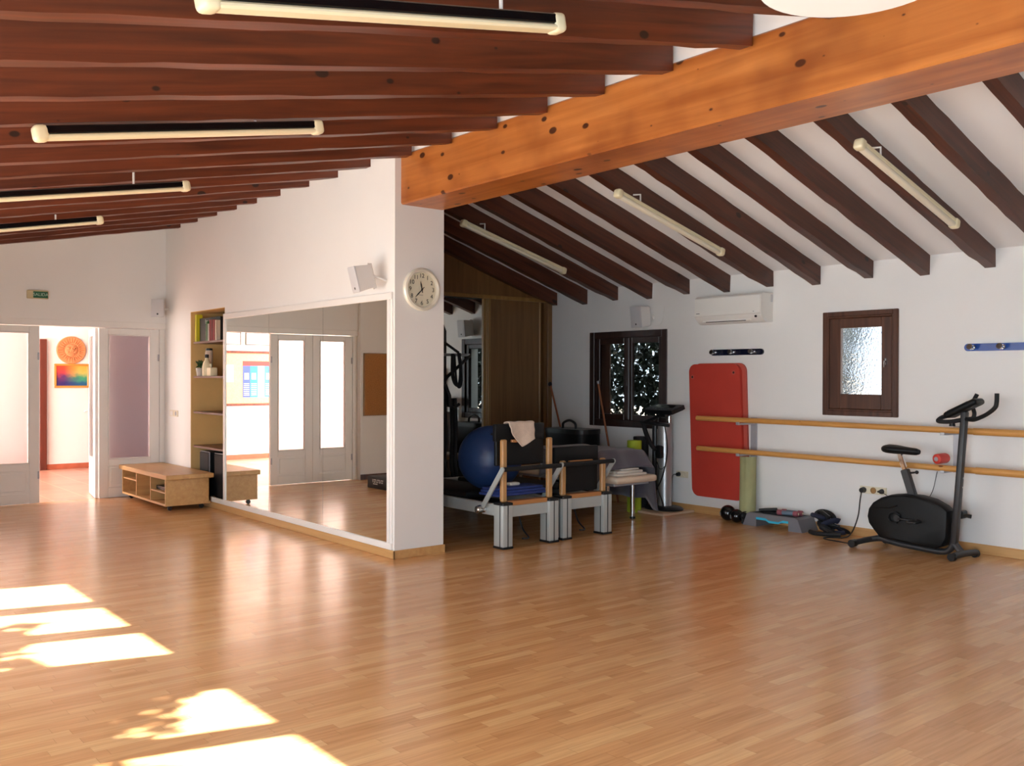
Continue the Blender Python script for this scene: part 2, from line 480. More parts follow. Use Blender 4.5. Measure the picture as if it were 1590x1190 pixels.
M['bounce_cut'] = wood('added_dark_panels', lin(78, 52, 38), lin(54, 34, 24), .5, 'z', .7)
M['gold_frame'] = pm('gilt_frame', lin(196, 140, 62), .4)
M['cork'] = pm('cork', lin(178, 122, 66), .85, var=.25, vscale=60)
M['cork_hall'] = pm('pale_cork', lin(226, 188, 146), .85, var=.2, vscale=40)
M['paper'] = pm('paper', lin(240, 240, 238), .7)
M['leaf'] = pm('leaf', lin(60, 92, 44), .55, var=.4, vscale=30)
M['dark_leaf'] = pm('hedge_leaf', lin(26, 40, 22), .5, var=.5, vscale=8)
M['patio'] = pm('patio', lin(196, 184, 166), .8, var=.1)
m, N, L, P = new_mat('mirror_silver')
P.inputs['Base Color'].default_value = (.83, .85, .82, 1); P.inputs['Metallic'].default_value = 1; P.inputs['Roughness'].default_value = .0
M['mirror'] = m
M['frost'] = glass_material('frosted_pane', .3, (.66, .62, .64))
M['ripple'] = glass_material('rippled_pane', .22, (.93, .96, 1.0), bump=.4, bscale=55, ior=1.3)
M['clear'] = glass_material('clear_pane', .0, (.95, .97, .96), ior=1.05)
def painting_material():
    m, N, L, P = new_mat('abstract_painting')
    tc = N.new('ShaderNodeTexCoord'); sp = N.new('ShaderNodeSeparateXYZ'); L.new(tc.outputs['Generated'], sp.inputs[0])
    nz = N.new('ShaderNodeTexNoise'); nz.inputs['Scale'].default_value = 5; nz.inputs['Detail'].default_value = 4
    L.new(tc.outputs['Generated'], nz.inputs['Vector'])
    z = math_node(N, L, 'ADD', sp.outputs['Z'], math_node(N, L, 'MULTIPLY', math_node(N, L, 'SUBTRACT', nz.outputs['Fac'], .5), .5))
    left = N.new('ShaderNodeValToRGB'); e = left.color_ramp.elements
    e[0].position = .1; e[0].color = (*lin(48, 36, 110), 1); e[1].position = .85; e[1].color = (*lin(220, 70, 44), 1)
    a = e.new(.4); a.color = (*lin(90, 44, 100), 1)
    L.new(z, left.inputs['Fac'])
    right = N.new('ShaderNodeValToRGB'); e = right.color_ramp.elements
    e[0].position = .1; e[0].color = (*lin(30, 90, 130), 1); e[1].position = .9; e[1].color = (*lin(240, 170, 70), 1)
    a = e.new(.4); a.color = (*lin(60, 150, 110), 1); a = e.new(.65); a.color = (*lin(190, 180, 90), 1)
    L.new(z, right.inputs['Fac'])
    mx = N.new('ShaderNodeMix'); mx.data_type = 'RGBA'
    L.new(math_node(N, L, 'MINIMUM', math_node(N, L, 'MULTIPLY', math_node(N, L, 'MAXIMUM', math_node(N, L, 'SUBTRACT', sp.outputs['Y'], .25), 0.0), 2.0), 1.0), mx.inputs['Factor'])
    L.new(left.outputs['Color'], mx.inputs['A']); L.new(right.outputs['Color'], mx.inputs['B'])
    L.new(mx.outputs['Result'], P.inputs['Base Color']); P.inputs['Roughness'].default_value = .5
    return m
M['painting'] = painting_material()

# ------------------------------------------------------------------ large structure
YM, YB, XD = 4.265, 8.48, -12.58
def ceil_f(y): return 3.565 - .195 * (4.29 - y)
def ceil_r(y): return 2.69 + .325 * (YB - y)

struct(MB().box((-12.62, -.7, -.1), (2.3, 8.6, 0)).build('floor', M['floor']), 'glossy strip wood floor of the exercise room', 'floor')
struct(MB().box((-17.3, -1.6, -.1), (-12.62, 8.1, -.002)).build('floor_hallway', M['tile']), 'terracotta tiled floor of the hallway behind the doors', 'floor')
struct(MB().box((-40, -30, -.35), (30, 40, -.12)).build('ground', M['patio']), 'pale paved ground outside', 'ground')

def holed(mb, x0, x1, z0, z1, y0, y1, holes):
    xs = x0
    for a, b, c, d in sorted(holes):
        mb.box((xs, y0, z0), (a, y1, z1)); mb.box((a, y0, z0), (b, y1, c)); mb.box((a, y0, d), (b, y1, z1)); xs = b
    mb.box((xs, y0, z0), (x1, y1, z1))
    return mb
struct(holed(MB(), -10.4, 2.4, -.1, 2.75, YB, 8.78, [(-8.86, -7.54, .937, 2.13), (-5.44, -4.64, 1.18, 2.212)]).build('wall_back', M['wall']), 'white plastered back wall with two windows', 'wall')
wc = MB()
wc.box((-12.75, YM, -.05), (-11.61, 4.77, 3.85)).box((-10.53, YM, -.05), (-6.85, 4.77, 3.85)).box((-11.61, YM, -.05), (-10.53, 4.77, .085)).box((-11.61, YM, 2.352), (-10.53, 4.77, 3.85)).box((-11.61, 4.755, .085), (-10.53, 4.77, 2.352))
struct(wc.build('wall_mirror_side', M['wall']), 'white wall carrying the mirror, ending in a pillar face with a clock', 'wall')
ni = MB()
ni.box((-11.612, YM + .001, .085), (-11.604, 4.757, 2.352)).box((-10.536, YM + .001, .085), (-10.528, 4.757, 2.352)).box((-11.612, 4.749, .085), (-10.528, 4.757, 2.352)).box((-11.612, YM + .001, 2.345), (-10.528, 4.757, 2.353)).box((-11.612, YM + .001, .084), (-10.528, 4.757, .092))
struct(ni.build('trim_1', M['niche']), 'ochre painted lining of the shelf niche', 'niche')
wlft = MB()
wlft.prism([(1.36, 2.25), (4.27, 2.25), (4.27, ceil_f(4.27) + .06), (1.36, ceil_f(1.36) + .06)], 'x', -12.75, -12.51)
wlft.prism([(-.7, -.05), (1.36, -.05), (1.36, ceil_f(1.36) + .06), (-.7, ceil_f(-.7) + .06)], 'x', -12.75, -12.45)
struct(wlft.build('wall_left', M['wall']), 'white wall above and beside the glazed doors', 'wall')
struct(MB().box((-12.75, 4.2, -.05), (-12.63, 4.27, 2.3)).box((-12.76, 4.76, -.05), (-12.62, 8.1, 3)).build('wall_hallway_side', M['wall']), 'white hallway wall behind the mirror wall', 'wall')
struct(MB().box((-17.25, -1.6, -.05), (-17.0, 8.1, 3)).box((-17.1, 8.0, -.05), (-12.6, 8.2, 3)).box((-16.9, -1.6, 2.45), (-12.7, -1.5, 3)).build('wall_hallway', M['wall']), 'bright white hallway wall seen through the doorway', 'wall')
struct(MB().box((-17.25, -1.6, 2.9), (-12.62, 8.1, 3.05)).build('ceiling_hallway', M['ceiling']), 'white hallway ceiling', 'ceiling')
struct(MB().box((-17.0, -1.5, 0), (-16.975, 3.71, .085)).box((-17.0, 3.83, 0), (-16.975, 8, .085)).build('baseboard_hallway', M['tile_skirt']), 'terracotta tile skirting along the hallway wall', 'baseboard')
struct(MB().box((-10.4, 4.76, -.05), (-10.22, 8.6, 4)).build('wall_left_rear', M['wall']), 'wall behind the wardrobe', 'wall')
struct(MB().prism([(-.8, ceil_f(-.8)), (4.34, ceil_f(4.34)), (4.34, ceil_f(4.34) + .15), (-.8, ceil_f(-.8) + .15)], 'x', -12.8, 2.4).build('ceiling_front', M['ceiling']), 'white ceiling boards above the front rafters', 'ceiling')
struct(MB().prism([(4.3, ceil_r(4.3)), (8.8, ceil_r(8.8)), (8.8, ceil_r(8.8) + .15), (4.3, ceil_r(4.3) + .15)], 'x', -12.8, 2.4).build('ceiling_rear', M['ceiling']), 'white sloping ceiling behind the big beam', 'ceiling')
struct(MB().box((-6.852, 4.335, 3.43), (2.4, 4.75, 3.93)).build('wall_above_beam', M['wall']), 'white plaster strip above the big pine beam', 'wall')
# right end wall, window wall behind the camera
wr = MB().box((2.2, -.7, -.05), (2.4, 8.7, 3.9))
for k in range(22): wr.box((2.185, -.58 + k * .41, .1), (2.2, -.58 + k * .41 + .385, 3.0), .004)  # dark boards added on the unseen wall to cut bounced light
struct(wr.build('wall_right', M['bounce_cut']), 'unseen end wall beside the camera, dark wood panels added to cut bounced light', 'wall')
GR = [(-8.22, -5.94), (-5.20, -3.06), (-1.2, 1.2)]
wf = holed(MB(), -12.6, 2.4, -.05, 2.72, -.7, -.6, [(a, b, 0, 2.37) for a, b in GR])
struct(wf.build('wall_front', M['wall']), 'white window wall opposite the mirror', 'wall')
for k, cuts in enumerate([[(-8.22, -8.22), (-7.5, -7.305), (-6.69, -6.5), (-5.94, -5.94)], [(-4.60, -4.43), (-3.83, -3.66)], [(-.45, -.27), (.35, .53)]]):
    mb = MB()
    for a, b in cuts:
        mb.box((a - .005, -.68, 0), (b + .005, -.62, 2.37))
    mb.box((GR[k][0], -.68, 0), (GR[k][1], -.62, .06))
    struct(mb.build('window_%d' % (k + 3), M['white_metal']), 'white frame of the tall windows opposite the mirror', 'window')

# baseboards
struct(MB().box((-12.55, YM - .014, 0), (-6.838, YM, .072), .003).box((-6.85, YM - .014, 0), (-6.838, 4.782, .072), .003).build('baseboard_mirror_side', M['oak']), 'light oak baseboard under the mirror and round the pillar', 'baseboard')
struct(MB().box((-9.55, YB - .014, 0), (2.2, YB, .085), .003).build('baseboard_back', M['oak']), 'light oak baseboard along the back wall', 'baseboard')
struct(MB().box((-12.45, -.6, 0), (-12.438, 1.36, .08), .003).build('baseboard_left', M['window_wood']), 'dark baseboard beside the glazed doors', 'baseboard')

# ------------------------------------------------------------------ beams and rafters
bm_ = MB().box((-6.852, 4.32, 3.022), (2.38, 4.757, 3.447), .012)
tag(bm_.build('ceiling_beam', M['beam']), 'huge orange varnished pine beam running out from the pillar', 'beam', kind='thing')

def rafter(name, x1, za, ya, zb, yb_, depth, w, nub=0, mat=None):
    """x1 = face towards the camera; bottom line from (ya, za) to (yb_, zb); slightly rough hewn"""
    mb = MB(); n = 26; rng = random.Random(int(x1 * 1000) + (5 if nub else 0))
    vs, fs = [], []
    for i in range(n + 1):
        t = i / n; y = ya + (yb_ - ya) * t; z = za + (zb - za) * t
        j = [rng.uniform(-.004, .004) for _ in range(6)]
        zz = z
        if nub and t > .955: zz = z + .018
        vs += [(x1 - w + j[0], y, zz + j[1]), (x1 + j[2], y, zz + j[3]), (x1 + j[4], y, z + depth), (x1 - w + j[5], y, z + depth)]
    for i in range(n):
        a = i * 4; b = a + 4
        for k in range(4): fs.append((a + k, a + (k + 1) % 4, b + (k + 1) % 4, b + k))
    fs += [(0, 1, 2, 3), (n * 4 + 3, n * 4 + 2, n * 4 + 1, n * 4)]
    return mb.add(vs, fs).build(name, mat or M['rafter'], angle=50)
ORD = ['first', 'second', 'third', 'fourth', 'fifth', 'sixth', 'seventh', 'eighth', 'ninth', 'tenth', 'eleventh', 'twelfth', 'thirteenth', 'fourteenth', 'fifteenth', 'sixteenth', 'seventeenth', 'eighteenth', 'nineteenth', 'twentieth']
fx = [-2.731, -3.295, -3.872, -4.448, -5.009, -5.578, -6.156, -6.73, -7.339, -7.932, -8.512, -9.153, -9.732, -10.274, -10.843, -11.462, -12.05]
allx = [-2.16] + fx
for k, x in enumerate(allx):
    ze = 3.385 + max(0, -5 - x) * .009
    y_end = 4.30 if x > -6.8 else YM + .004
    o = rafter('ceiling_rafter', x + .085, ze - .195 * (y_end + .6), -.6, ze, y_end, .19, .085)
    i = len(allx) - 1 - k
    where = 'ending above the mirror wall' if x < -6.8 else 'ending above the big orange beam'
    tag(o, 'reddish brown front rafter %s, %s counted from the doorway wall' % (where, ORD[i]), 'rafter', 'front ceiling rafters', kind='thing')
rx = [-2.58, -3.17, -3.75, -4.34, -4.904, -5.484, -6.05, -6.618, -7.199, -7.781, -8.356, -8.917, -9.505]
for k, x in enumerate(rx):
    zb = 2.505; ya = 4.4
    o = rafter('ceiling_rafter', x, zb + .325 * (YB - ya), ya, zb, YB + .004, .19, .09, nub=(k % 2 == 0), mat=M['rafter_shaded'])
    i = len(rx) - 1 - k
    tag(o, 'shade-darkened brown rear rafter sloping down to the back wall, %s counted from the wardrobe' % ORD[i], 'rafter', 'rear ceiling rafters', kind='thing')

# ------------------------------------------------------------------ fluorescent battens
def batten(p0, p1, dark, label, group, arm):
    """p0 upper or near end; arm = direction (dx) of the rafter that carries it"""
    p0, p1 = Vector(p0), Vector(p1); c = (p0 + p1) / 2
    t = thing('tube_light', c, label, 'light', group)
    d = (p1 - p0).normalized(); L_ = (p1 - p0).length
    side = Vector((1, 0, 0)); up = side.cross(d).normalized()
    if up.z < 0: up = -up
    X = Matrix(((d.x, side.x, up.x, c.x), (d.y, side.y, up.y, c.y), (d.z, side.z, up.z, c.z), (0, 0, 0, 1)))
    h = L_ / 2 - .035
    if dark:
        MB().box((-h, -.034, -.008), (h, .034, .034), .006, X).build('housing', M['black_gloss'], t, 'black housing')
        MB().box((-h, -.036, -.032), (h, .036, -.008), .008, X).build('diffuser', M['cream'], t)
    else:
        MB().box((-h, -.026, .0), (h, .026, .034), .006, X).build('housing', M['cream'], t)
        MB().box((-h, -.03, -.034), (h, .03, 0), .014, X, seg=3).build('diffuser', M['tubelight'], t)
    for s_ in (-1, 1):
        b = MB()
        b.box((s_ * (h - .03), -.04, -.04), (s_ * (h + .04), .04, .04), .022, X, seg=3)
        b.build('end_cap', M['cream'], t)
    a = X @ Vector((h * arm, 0, .03))
    if dark:
        MB().tube([a, (a.x, a.y, ceil_f(a.y) - .004 if abs(c.x + 2.93) < .01 or abs(c.x + 7.05) < .01 else 3.385 + max(0, -5 - a.x) * .009 - .195 * (4.3 - a.y) - .004)], .008, 8).build('stem', M['white_plastic'], t)
    else:
        MB().tube([a, a + Vector((0, 0, .075)), a + Vector((-.087, 0, .085))], .008, 8).build('stem', M['white_plastic'], t)
batten((-2.93, 1.10, 2.738), (-2.93, 2.63, 3.022), True, 'black and cream tube light hanging at the very top of the view', 'front tube lights', .62)
batten((-4.95, 1.06, 2.710), (-4.95, 2.58, 2.997), True, 'black and cream tube light whose whole length hangs under the front rafters', 'front tube lights', .5)
batten((-7.05, 1.05, 2.70), (-7.05, 2.575, 2.985), True, 'tube light under the front rafters, third from the top, cut by the picture edge', 'front tube lights', .5)
batten((-9.12, 1.03, 2.70), (-9.12, 2.53, 2.99), True, 'tube light under the front rafters nearest the doorway wall', 'front tube lights', .5)
batten((-3.66, 6.116, 3.222), (-3.66, 7.57, 2.79), False, 'cream tube light on the rear rafters above the small frosted window', 'rear tube lights', -.62)
batten((-5.96, 6.02, 3.205), (-5.96, 7.51, 2.792), False, 'cream tube light on the rear rafters above the air conditioner', 'rear tube lights', -.62)
batten((-8.26, 5.985, 3.224), (-8.26, 7.488, 2.802), False, 'dim tube light on the rear rafters nearest the clock pillar', 'rear tube lights', -.62)

# round pendant lamp near the camera
t = thing('pendant_lamp', (-1.40, 2.32, 2.62), 'round white lamp shade at the upper edge, hanging before the orange beam', 'lamp')
X = Matrix.Translation((-1.40, 2.32, 2.62))
MB().lathe([(.252, 0), (.256, .006), (.25, .02), (.20, .075), (.12, .115), (.05, .13), (.045, .13), (.115, .108), (.19, .068), (.238, .018), (.244, .004)], X, 48).build('lamp_shade', M['white_metal'], t)
dl = MB()
for k in range(40):
    for j in range(5):
        a_ = 2 * math.pi * (k + .5 * (j % 2)) / 40; r_ = .15 + j * .018
        dl.sphere((r_ * math.cos(a_), r_ * math.sin(a_), .014), .0055, seg=6, M=X)
dl.lathe([(.24, .016), (.24, .022), (.02, .03), (.02, .02)], X, 40)
dl.build('diffuser', M['lit'], t)
MB().cyl((-1.4, 2.32, 2.74), (-1.4, 2.32, ceil_f(2.32) + .01), .009).build('rod', M['white_metal'], t)
MB().cyl((-1.4, 2.32, ceil_f(2.32) - .04), (-1.4, 2.32, ceil_f(2.32) + .01), .05).build('canopy', M['white_metal'], t)

# ------------------------------------------------------------------ glazed doors to the hallway
fr = MB()
fr.box((-12.62, 1.36, 2.17), (-12.52, 4.265, 2.25), .004).box((-12.62, 1.36, 0), (-12.545, 1.435, 2.17), .004).box((-12.62, 4.2, 0), (-12.545, 4.265, 2.17), .004)
struct(fr.build('trim_2', M['white_metal']), 'white metal frame round the four glazed door leaves', 'door frame')
def leaf(n, w, org, ang, label):
    """leaf hinged on the z axis at org, running along local +x for w"""
    X = Matrix.Translation(org) @ Matrix.Rotation(ang, 4, 'Z')
    f = MB(); st = .115; T = .022
    f.box((0, -T, .004), (st, T, 2.165), .004, X).box((w - st, -T, .004), (w, T, 2.165), .004, X)
    f.box((st, -T, 2.085), (w - st, T, 2.165), .004, X).box((st, -T, .40), (w - st, T, .49), .004, X).box((st, -T, .004), (w - st, T, .13), .004, X)
    for b in (.5, ):
        f.box((st, -.03, .49), (st + .012, .03, 2.085), 0, X).box((w - st - .012, -.03, .49), (w - st, .03, 2.085), 0, X)
        f.box((st, -.03, 2.073), (w - st, .03, 2.085), 0, X).box((st, -.03, .49), (w - st, .03, .502), 0, X)
    d = f.build('door_%d' % n, M['white_metal'])
    struct(d, label, 'door')
    pa = MB().box((st + .004, -.004, .494), (w - st - .004, .004, 2.081), 0, X); p_ = pa.build('pane', M['frost'], d, 'frosted glass')
    lp = MB().box((st - .002, -.011, .12), (w - st + .002, .011, .41), 0, X).box((st + .03, -.016, .155), (w - st - .03, .016, .375), .006, X); lp.build('panel', M['white_metal'], d)
    for z in (.3, 1.75):
        MB().cyl(X @ Vector((w - .012 if n in (1, 3) else .012, -.028, z)), X @ Vector((w - .012 if n in (1, 3) else .012, -.028, z + .09)), .011).build('hinge', M['galv'], d)
    return d, X
# the leaves seen from the room: local +x must run towards -y (angle -90 deg) or +y (90 deg)
leaf(1, .755, (XD, 3.442, 0), R(90), 'white door leaf with grey frosted pane beside the shelf niche wall')
d2, X2 = leaf(2, .68, (-12.59, 3.425, 0), R(171), 'white door leaf standing open into the hallway, seen edge on')
hd = MB().box((.60, -.034, .98), (.64, .034, 1.2), .004, X2).tube([X2 @ Vector((.62, .03, 1.09)), X2 @ Vector((.62, .075, 1.09)), X2 @ Vector((.50, .08, 1.085))], .011, 8).tube([X2 @ Vector((.62, -.03, 1.09)), X2 @ Vector((.62, -.075, 1.09)), X2 @ Vector((.50, -.08, 1.085))], .011, 8)
hd.build('handle', M['white_plastic'], d2)
leaf(3, .66, (XD, 2.095, 0), R(90), 'white door leaf with pink glowing pane beside the open doorway')
leaf(4, .655, (XD, 1.437, 0), R(90), 'white door leaf farthest from the niche, seen only in the mirror')

# hallway things
struct(MB().box((-17.0, 3.715, 0), (-16.93, 3.825, 2.165), .006).build('trim_4', M['hall_door']), 'reddish brown wooden casing on the hallway wall', 'casing')
t = thing('dimming_cabinet', (-15.4, 4.95, 0), 'tall grey cabinet added in the hallway to darken the frosted pane', 'dimming_cabinet')
MB().box((-16.8, 4.72, .08), (-13.9, 5.3, 2.5), .01).build('body', M['dimming_cabinet'], t)  # added behind the frosted pane only to darken it
for k in range(4): MB().box((-16.78 + k * .72, 4.70, .1), (-16.08 + k * .72, 4.722, 2.48), .004).build('door', M['dimming_cabinet'], t)
MB().box((-16.76, 4.74, 0), (-13.94, 5.28, .08)).build('plinth', M['dark_grey'], t)
t = thing('sun_plaque', (-17, 4.215, 1.99), 'round terracotta sun face plaque hanging above the painting', 'wall plaque')
X = face_matrix((-17, 4.215, 1.99), (0, 1, 0), (0, 0, 1))
pl = MB().lathe([(.232, .002), (.232, .02), (.222, .03), (.13, .022), (.125, .022), (.01, .024)], X, 48)
pl.build('disc', M['terracotta'], t)
ra = MB()
for k in range(28):
    a_ = 2 * math.pi * k / 28; c, s_ = math.cos(a_), math.sin(a_)
    P_ = lambda r, q, z: X @ Vector((r * c - q * s_, r * s_ + q * c, z))
    ra.add([P_(.12, -.012, .02), P_(.12, .012, .02), P_(.215, .005, .02), P_(.215, -.005, .02), P_(.13, 0, .042), P_(.205, 0, .036)], [(0, 1, 4), (1, 2, 5, 4), (2, 3, 5), (3, 0, 4, 5)])
ra.build('rays', M['terracotta'], t)
fc = MB().sphere((0, 0, .026), .105, (1, 1, .14), 24, X).prism([(-.022, -.03), (.022, -.03), (.007, .04), (-.007, .04)], 'z', .03, .062, X)
fc.sphere((-.042, .028, .04), .022, (1.2, .6, .7), 12, X).sphere((.042, .028, .04), .022, (1.2, .6, .7), 12, X).box((-.035, -.064, .034), (.035, -.05, .05), .004, X).box((-.07, .046, .034), (-.02, .056, .048), .004, X).box((.02, .046, .034), (.07, .056, .048), .004, X).sphere((-.055, -.03, .03), .03, (1, 1, .5), 12, X).sphere((.055, -.03, .03), .03, (1, 1, .5), 12, X)
fc.build('face', M['terracotta'], t)
t = thing('painting', (-17, 4.225, 1.357), 'small bright abstract painting in gilt frame below the sun plaque', 'painting')
f = MB()
for lo, hi in (((3.95, 1.357), (4.50, 1.392)), ((3.95, 1.725), (4.50, 1.76)), ((3.95, 1.392), (3.985, 1.725)), ((4.465, 1.392), (4.50, 1.725))):
    f.box((-17.0, lo[0], lo[1]), (-16.97, hi[0], hi[1]), .006)
f.build('frame', M['gold_frame'], t)
MB().box((-16.998, 3.983, 1.39), (-16.982, 4.467, 1.727)).build('canvas', M['painting'], t, 'abstract red, orange, green and blue canvas')
t = thing('bulletin_board', (-17, 1.15, 1.0), 'pale cork bulletin board of the hallway with brown rails, mirrored', 'bulletin board')
MB().box((-17.0, .3, 1.04), (-16.985, 2.0, 2.0)).build('board', M['cork_hall'], t)
for z_ in (1.99, 1.0): MB().box((-17.0, .28, z_), (-16.965, 2.02, z_ + .045), .004).build('rail', M['hall_door'], t, 'brown wooden rail')
t = thing('poster', (-16.984, .99, 1.16), 'blue and turquoise striped poster with red header on the hallway board', 'poster')
pc = [lin(60, 90, 190), lin(40, 140, 220), lin(110, 200, 226), lin(60, 130, 210)]
for k in range(4):
    y1 = 1.28 - k * .145
    c_ = MB().box((-16.984, y1 - .145, 1.16), (-16.979, y1, 1.755)).build('column', pm('poster_blue', pc[k], .6), t, ['deep blue column', 'bright blue column', 'pale turquoise column', 'mid blue column'][k])
    ln = MB()
    for j in range(7): ln.box((-16.979, 1.155 - k * .145, 1.2 + j * .035), (-16.977, 1.26 - k * .145, 1.212 + j * .035))
    ln.build('print', M['paper'], c_)
    MB().box((-16.979, 1.165 - k * .145, 1.5), (-16.977, 1.25 - k * .145, 1.62)).build('picture_panel', M['paper'], c_)
MB().box((-16.984, .70, 1.755), (-16.979, 1.28, 1.845)).build('header', pm('poster_red', lin(216, 60, 60), .6), t, 'red header')
tag(MB().box((-16.985, 1.463, 1.45), (-16.981, 1.68, 1.77)).build('paper_sheet', M['paper']), 'blank white sheet pinned to the hallway cork board', 'paper')
for k, (a, b) in enumerate(((1.315, 1.68), (.72, 1.222))):
    t = thing('framed_certificate', (-17, (a + b) / 2, 2.15), ['white certificate in thin dark frame, above the pinned white sheet', 'white certificate in thin dark frame, above the striped poster'][k], 'certificate', 'certificates above the hallway board')
    f = MB()
    f.box((-17, a, 2.15), (-16.975, b, 2.162)).box((-17, a, 2.375), (-16.975, b, 2.387)).box((-17, a, 2.15), (-16.975, a + .012, 2.387)).box((-17, b - .012, 2.15), (-16.975, b, 2.387))
    f.build('frame', M['dark_grey'], t); MB().box((-16.998, a + .01, 2.16), (-16.985, b - .01, 2.377)).build('sheet', M['paper'], t)

# exit sign above the doors
t = thing('exit_sign', (-12.51, 2.74, 2.49), 'small green SALIDA exit sign on a cream box above the doors', 'sign')
MB().box((-12.51, 2.60, 2.488), (-12.465, 2.835, 2.59), .008).build('box', M['sign_box'], t)
gp = MB().box((-12.466, 2.665, 2.498), (-12.458, 2.828, 2.575), .002).build('panel', M['green_sign'], t)
v_, f_ = text_mesh('SALIDA', .052, .0008, face_matrix((-12.457, 2.747, 2.537), (0, 1, 0), (0, 0, 1)))
MB().add(v_, f_).build('lettering', M['white_letter'], gp, recalc=False)

# wall speakers
def speaker(loc, yaw, tilt, label, wall_pt, s=1.0):
    X = Matrix.Translation(loc) @ Matrix.Rotation(yaw, 4, 'Z') @ Matrix.Rotation(tilt, 4, 'X') @ Matrix.Scale(s, 4)
    t = thing('wall_speaker', loc, label, 'speaker', 'white wall speakers')
    b = MB()      # front faces local -y; the cabinet narrows to the back
    b.add([(-.085, -.08, -.125), (.085, -.08, -.125), (.065, .09, -.11), (-.065, .09, -.11), (-.085, -.08, .125), (.085, -.08, .125), (.065, .09, .11), (-.065, .09, .11)],
          [(0, 3, 2, 1), (4, 5, 6, 7), (0, 1, 5, 4), (1, 2, 6, 5), (2, 3, 7, 6), (3, 0, 4, 7)], X)
    b.build('cabinet', M['white_plastic'], t)
    gr = MB().box((-.088, -.098, -.128), (.088, -.078, .128), .012, X, seg=2)
    gr = gr.build('grille', M['grey_white'], t)
    MB().cyl(X @ Vector((.0, -.1, -.085)), X @ Vector((0, -.096, -.085)), .011).build('badge', M['black'], gr)
    br = MB().tube([X @ Vector((.0, .085, .12)), X @ Vector((0, .115, .12)), X @ Vector((0, .115, -.12)), X @ Vector((0, .085, -.12))], .011, 8)
    br.tube([X @ Vector((0, .115, 0)), wall_pt], .012, 8).cyl(Vector(wall_pt), Vector(wall_pt) * .995 + (X @ Vector((0, .115, 0))) * .005, .028)
    br.build('bracket', M['white_plastic'], t)
speaker((-7.05, 4.065, 2.395), R(-8), R(14), 'white tilted wall speaker just above the mirror frame', (-6.985, YM, 2.38), .88)
speaker((-12.34, 4.11, 2.43), R(66), R(0), 'white wall speaker in the corner above the glazed doors', (-12.37, YM, 2.43), .9)
speaker((-7.83, 8.34, 2.285), R(-2), R(6), 'white wall speaker above the dark double window', (-7.75, YB, 2.285))
struct(MB().tube([(-7.74, 8.47, 2.17), (-7.64, 8.47, 2.19), (-7.60, 8.475, 2.28), (-7.585, 8.475, 2.41)], .003, 6, smooth=6).build('trim_3', M['white_plastic']), 'thin white speaker cable on the back wall', 'cable')

# switch plate
t = thing('light_switch', (-12.19, YM, 1.035), 'double white switch and socket plate beside the glazed doors', 'switch')
MB().box((-12.335, YM - .01, 1.035), (-12.045, YM, 1.115), .003).build('plate', M['socket'], t)
MB().box((-12.31, YM - .014, 1.045), (-12.21, YM - .009, 1.105), .002).build('rocker', M['white_plastic'], t)
MB().cyl((-12.11, YM - .012, 1.075), (-12.11, YM - .009, 1.075), .028).build('socket_hole', M['galv'], t)

# ------------------------------------------------------------------ mirror
t = thing('wall_mirror', (-8.7, YM, .075), 'large wall mirror in white frame made of three panels', 'mirror')
f = MB()
f.box((-12.0, YM - .022, .074), (-6.872, YM, .13), .003).build('frame', M['white_metal'], t)
f = MB().box((-10.53, YM - .022, 2.214), (-6.872, YM, 2.274), .003).box((-10.53, YM - .022, .13), (-10.478, YM, 2.214), .003).box((-6.945, YM - .022, .13), (-6.905, YM, 2.214), .003).box((-6.905, YM - .012, .13), (-6.872, YM, 2.214), .002)
f.build('frame', M['white_metal'], t)
for a, b in ((-10.478, -9.322), (-9.318, -8.122), (-8.118, -6.945)):
    MB().box((a, YM - .01, .128), (b, YM - .001, 2.216)).build('panel', M['mirror'], t)

# ------------------------------------------------------------------ niche shelves and their things
SZ = [1.982, 1.557, 1.12, .70]
sl = ['highest', 'second highest', 'third', 'lowest']
for k, z in enumerate(SZ):
    o = MB().prism([(-11.6, 4.31), (-11.57, 4.285), (-10.54, 4.285), (-10.54, 4.745), (-11.6, 4.745)], 'z', z - .024, z).build('niche_shelf', M['shelf'])
    tag(o, ['brown niche shelf under the row of books', 'brown niche shelf under the bottles and plant pot', 'empty brown shelf in the middle of the niche', 'brown niche shelf above the black loudspeakers'][k], 'shelf', 'brown shelves in the niche')
def book(x, w, h, d, col, label, y=4.33, lean=0, name='book'):
    X = Matrix.Translation((x, y, SZ[0])) @ Matrix.Rotation(lean, 4, 'Y')
    t = thing(name, (x, y, SZ[0]), label, 'book', 'books on the top niche shelf')
    c = MB().box((0, 0, 0), (.004, d, h), 0, X).box((w - .004, 0, 0), (w, d, h), 0, X).box((0, 0, 0), (w, .004, h), 0, X)
    c.build('cover', pm('book_cover', col, .45), t)
    MB().box((.004, .004, .004), (w - .004, d - .006, h - .006), 0, X).build('pages', M['paper'], t)
    return t, X
book(-11.56, .055, .335, .075, lin(214, 204, 40), 'tall yellow book at the open end of the top shelf', 4.30)
t, X = book(-11.495, .66, .285, .04, lin(24, 24, 26), 'large black book showing its front cover on the top shelf', 4.335)
v_, f_ = text_mesh('bo', .075, .0006, face_matrix((-11.27, 4.334, SZ[0] + .24), (1, 0, 0), (0, 0, 1)))
MB().add(v_, f_).build('lettering', M['white_letter'], t, recalc=False)
MB().sphere((-11.25, 4.335, SZ[0] + .10), .05, (1, .06, 1.5)).build('picture', pm('cover_picture', lin(120, 130, 120), .6), t)
book(-11.17, .05, .235, .045, lin(52, 110, 62), 'green book before the black book', 4.287)
book(-11.11, .04, .205, .045, lin(206, 206, 196), 'white book between the green and red spines', 4.287)
book(-11.06, .05, .25, .045, lin(150, 34, 40), 'first dark red book right of the white one', 4.287)
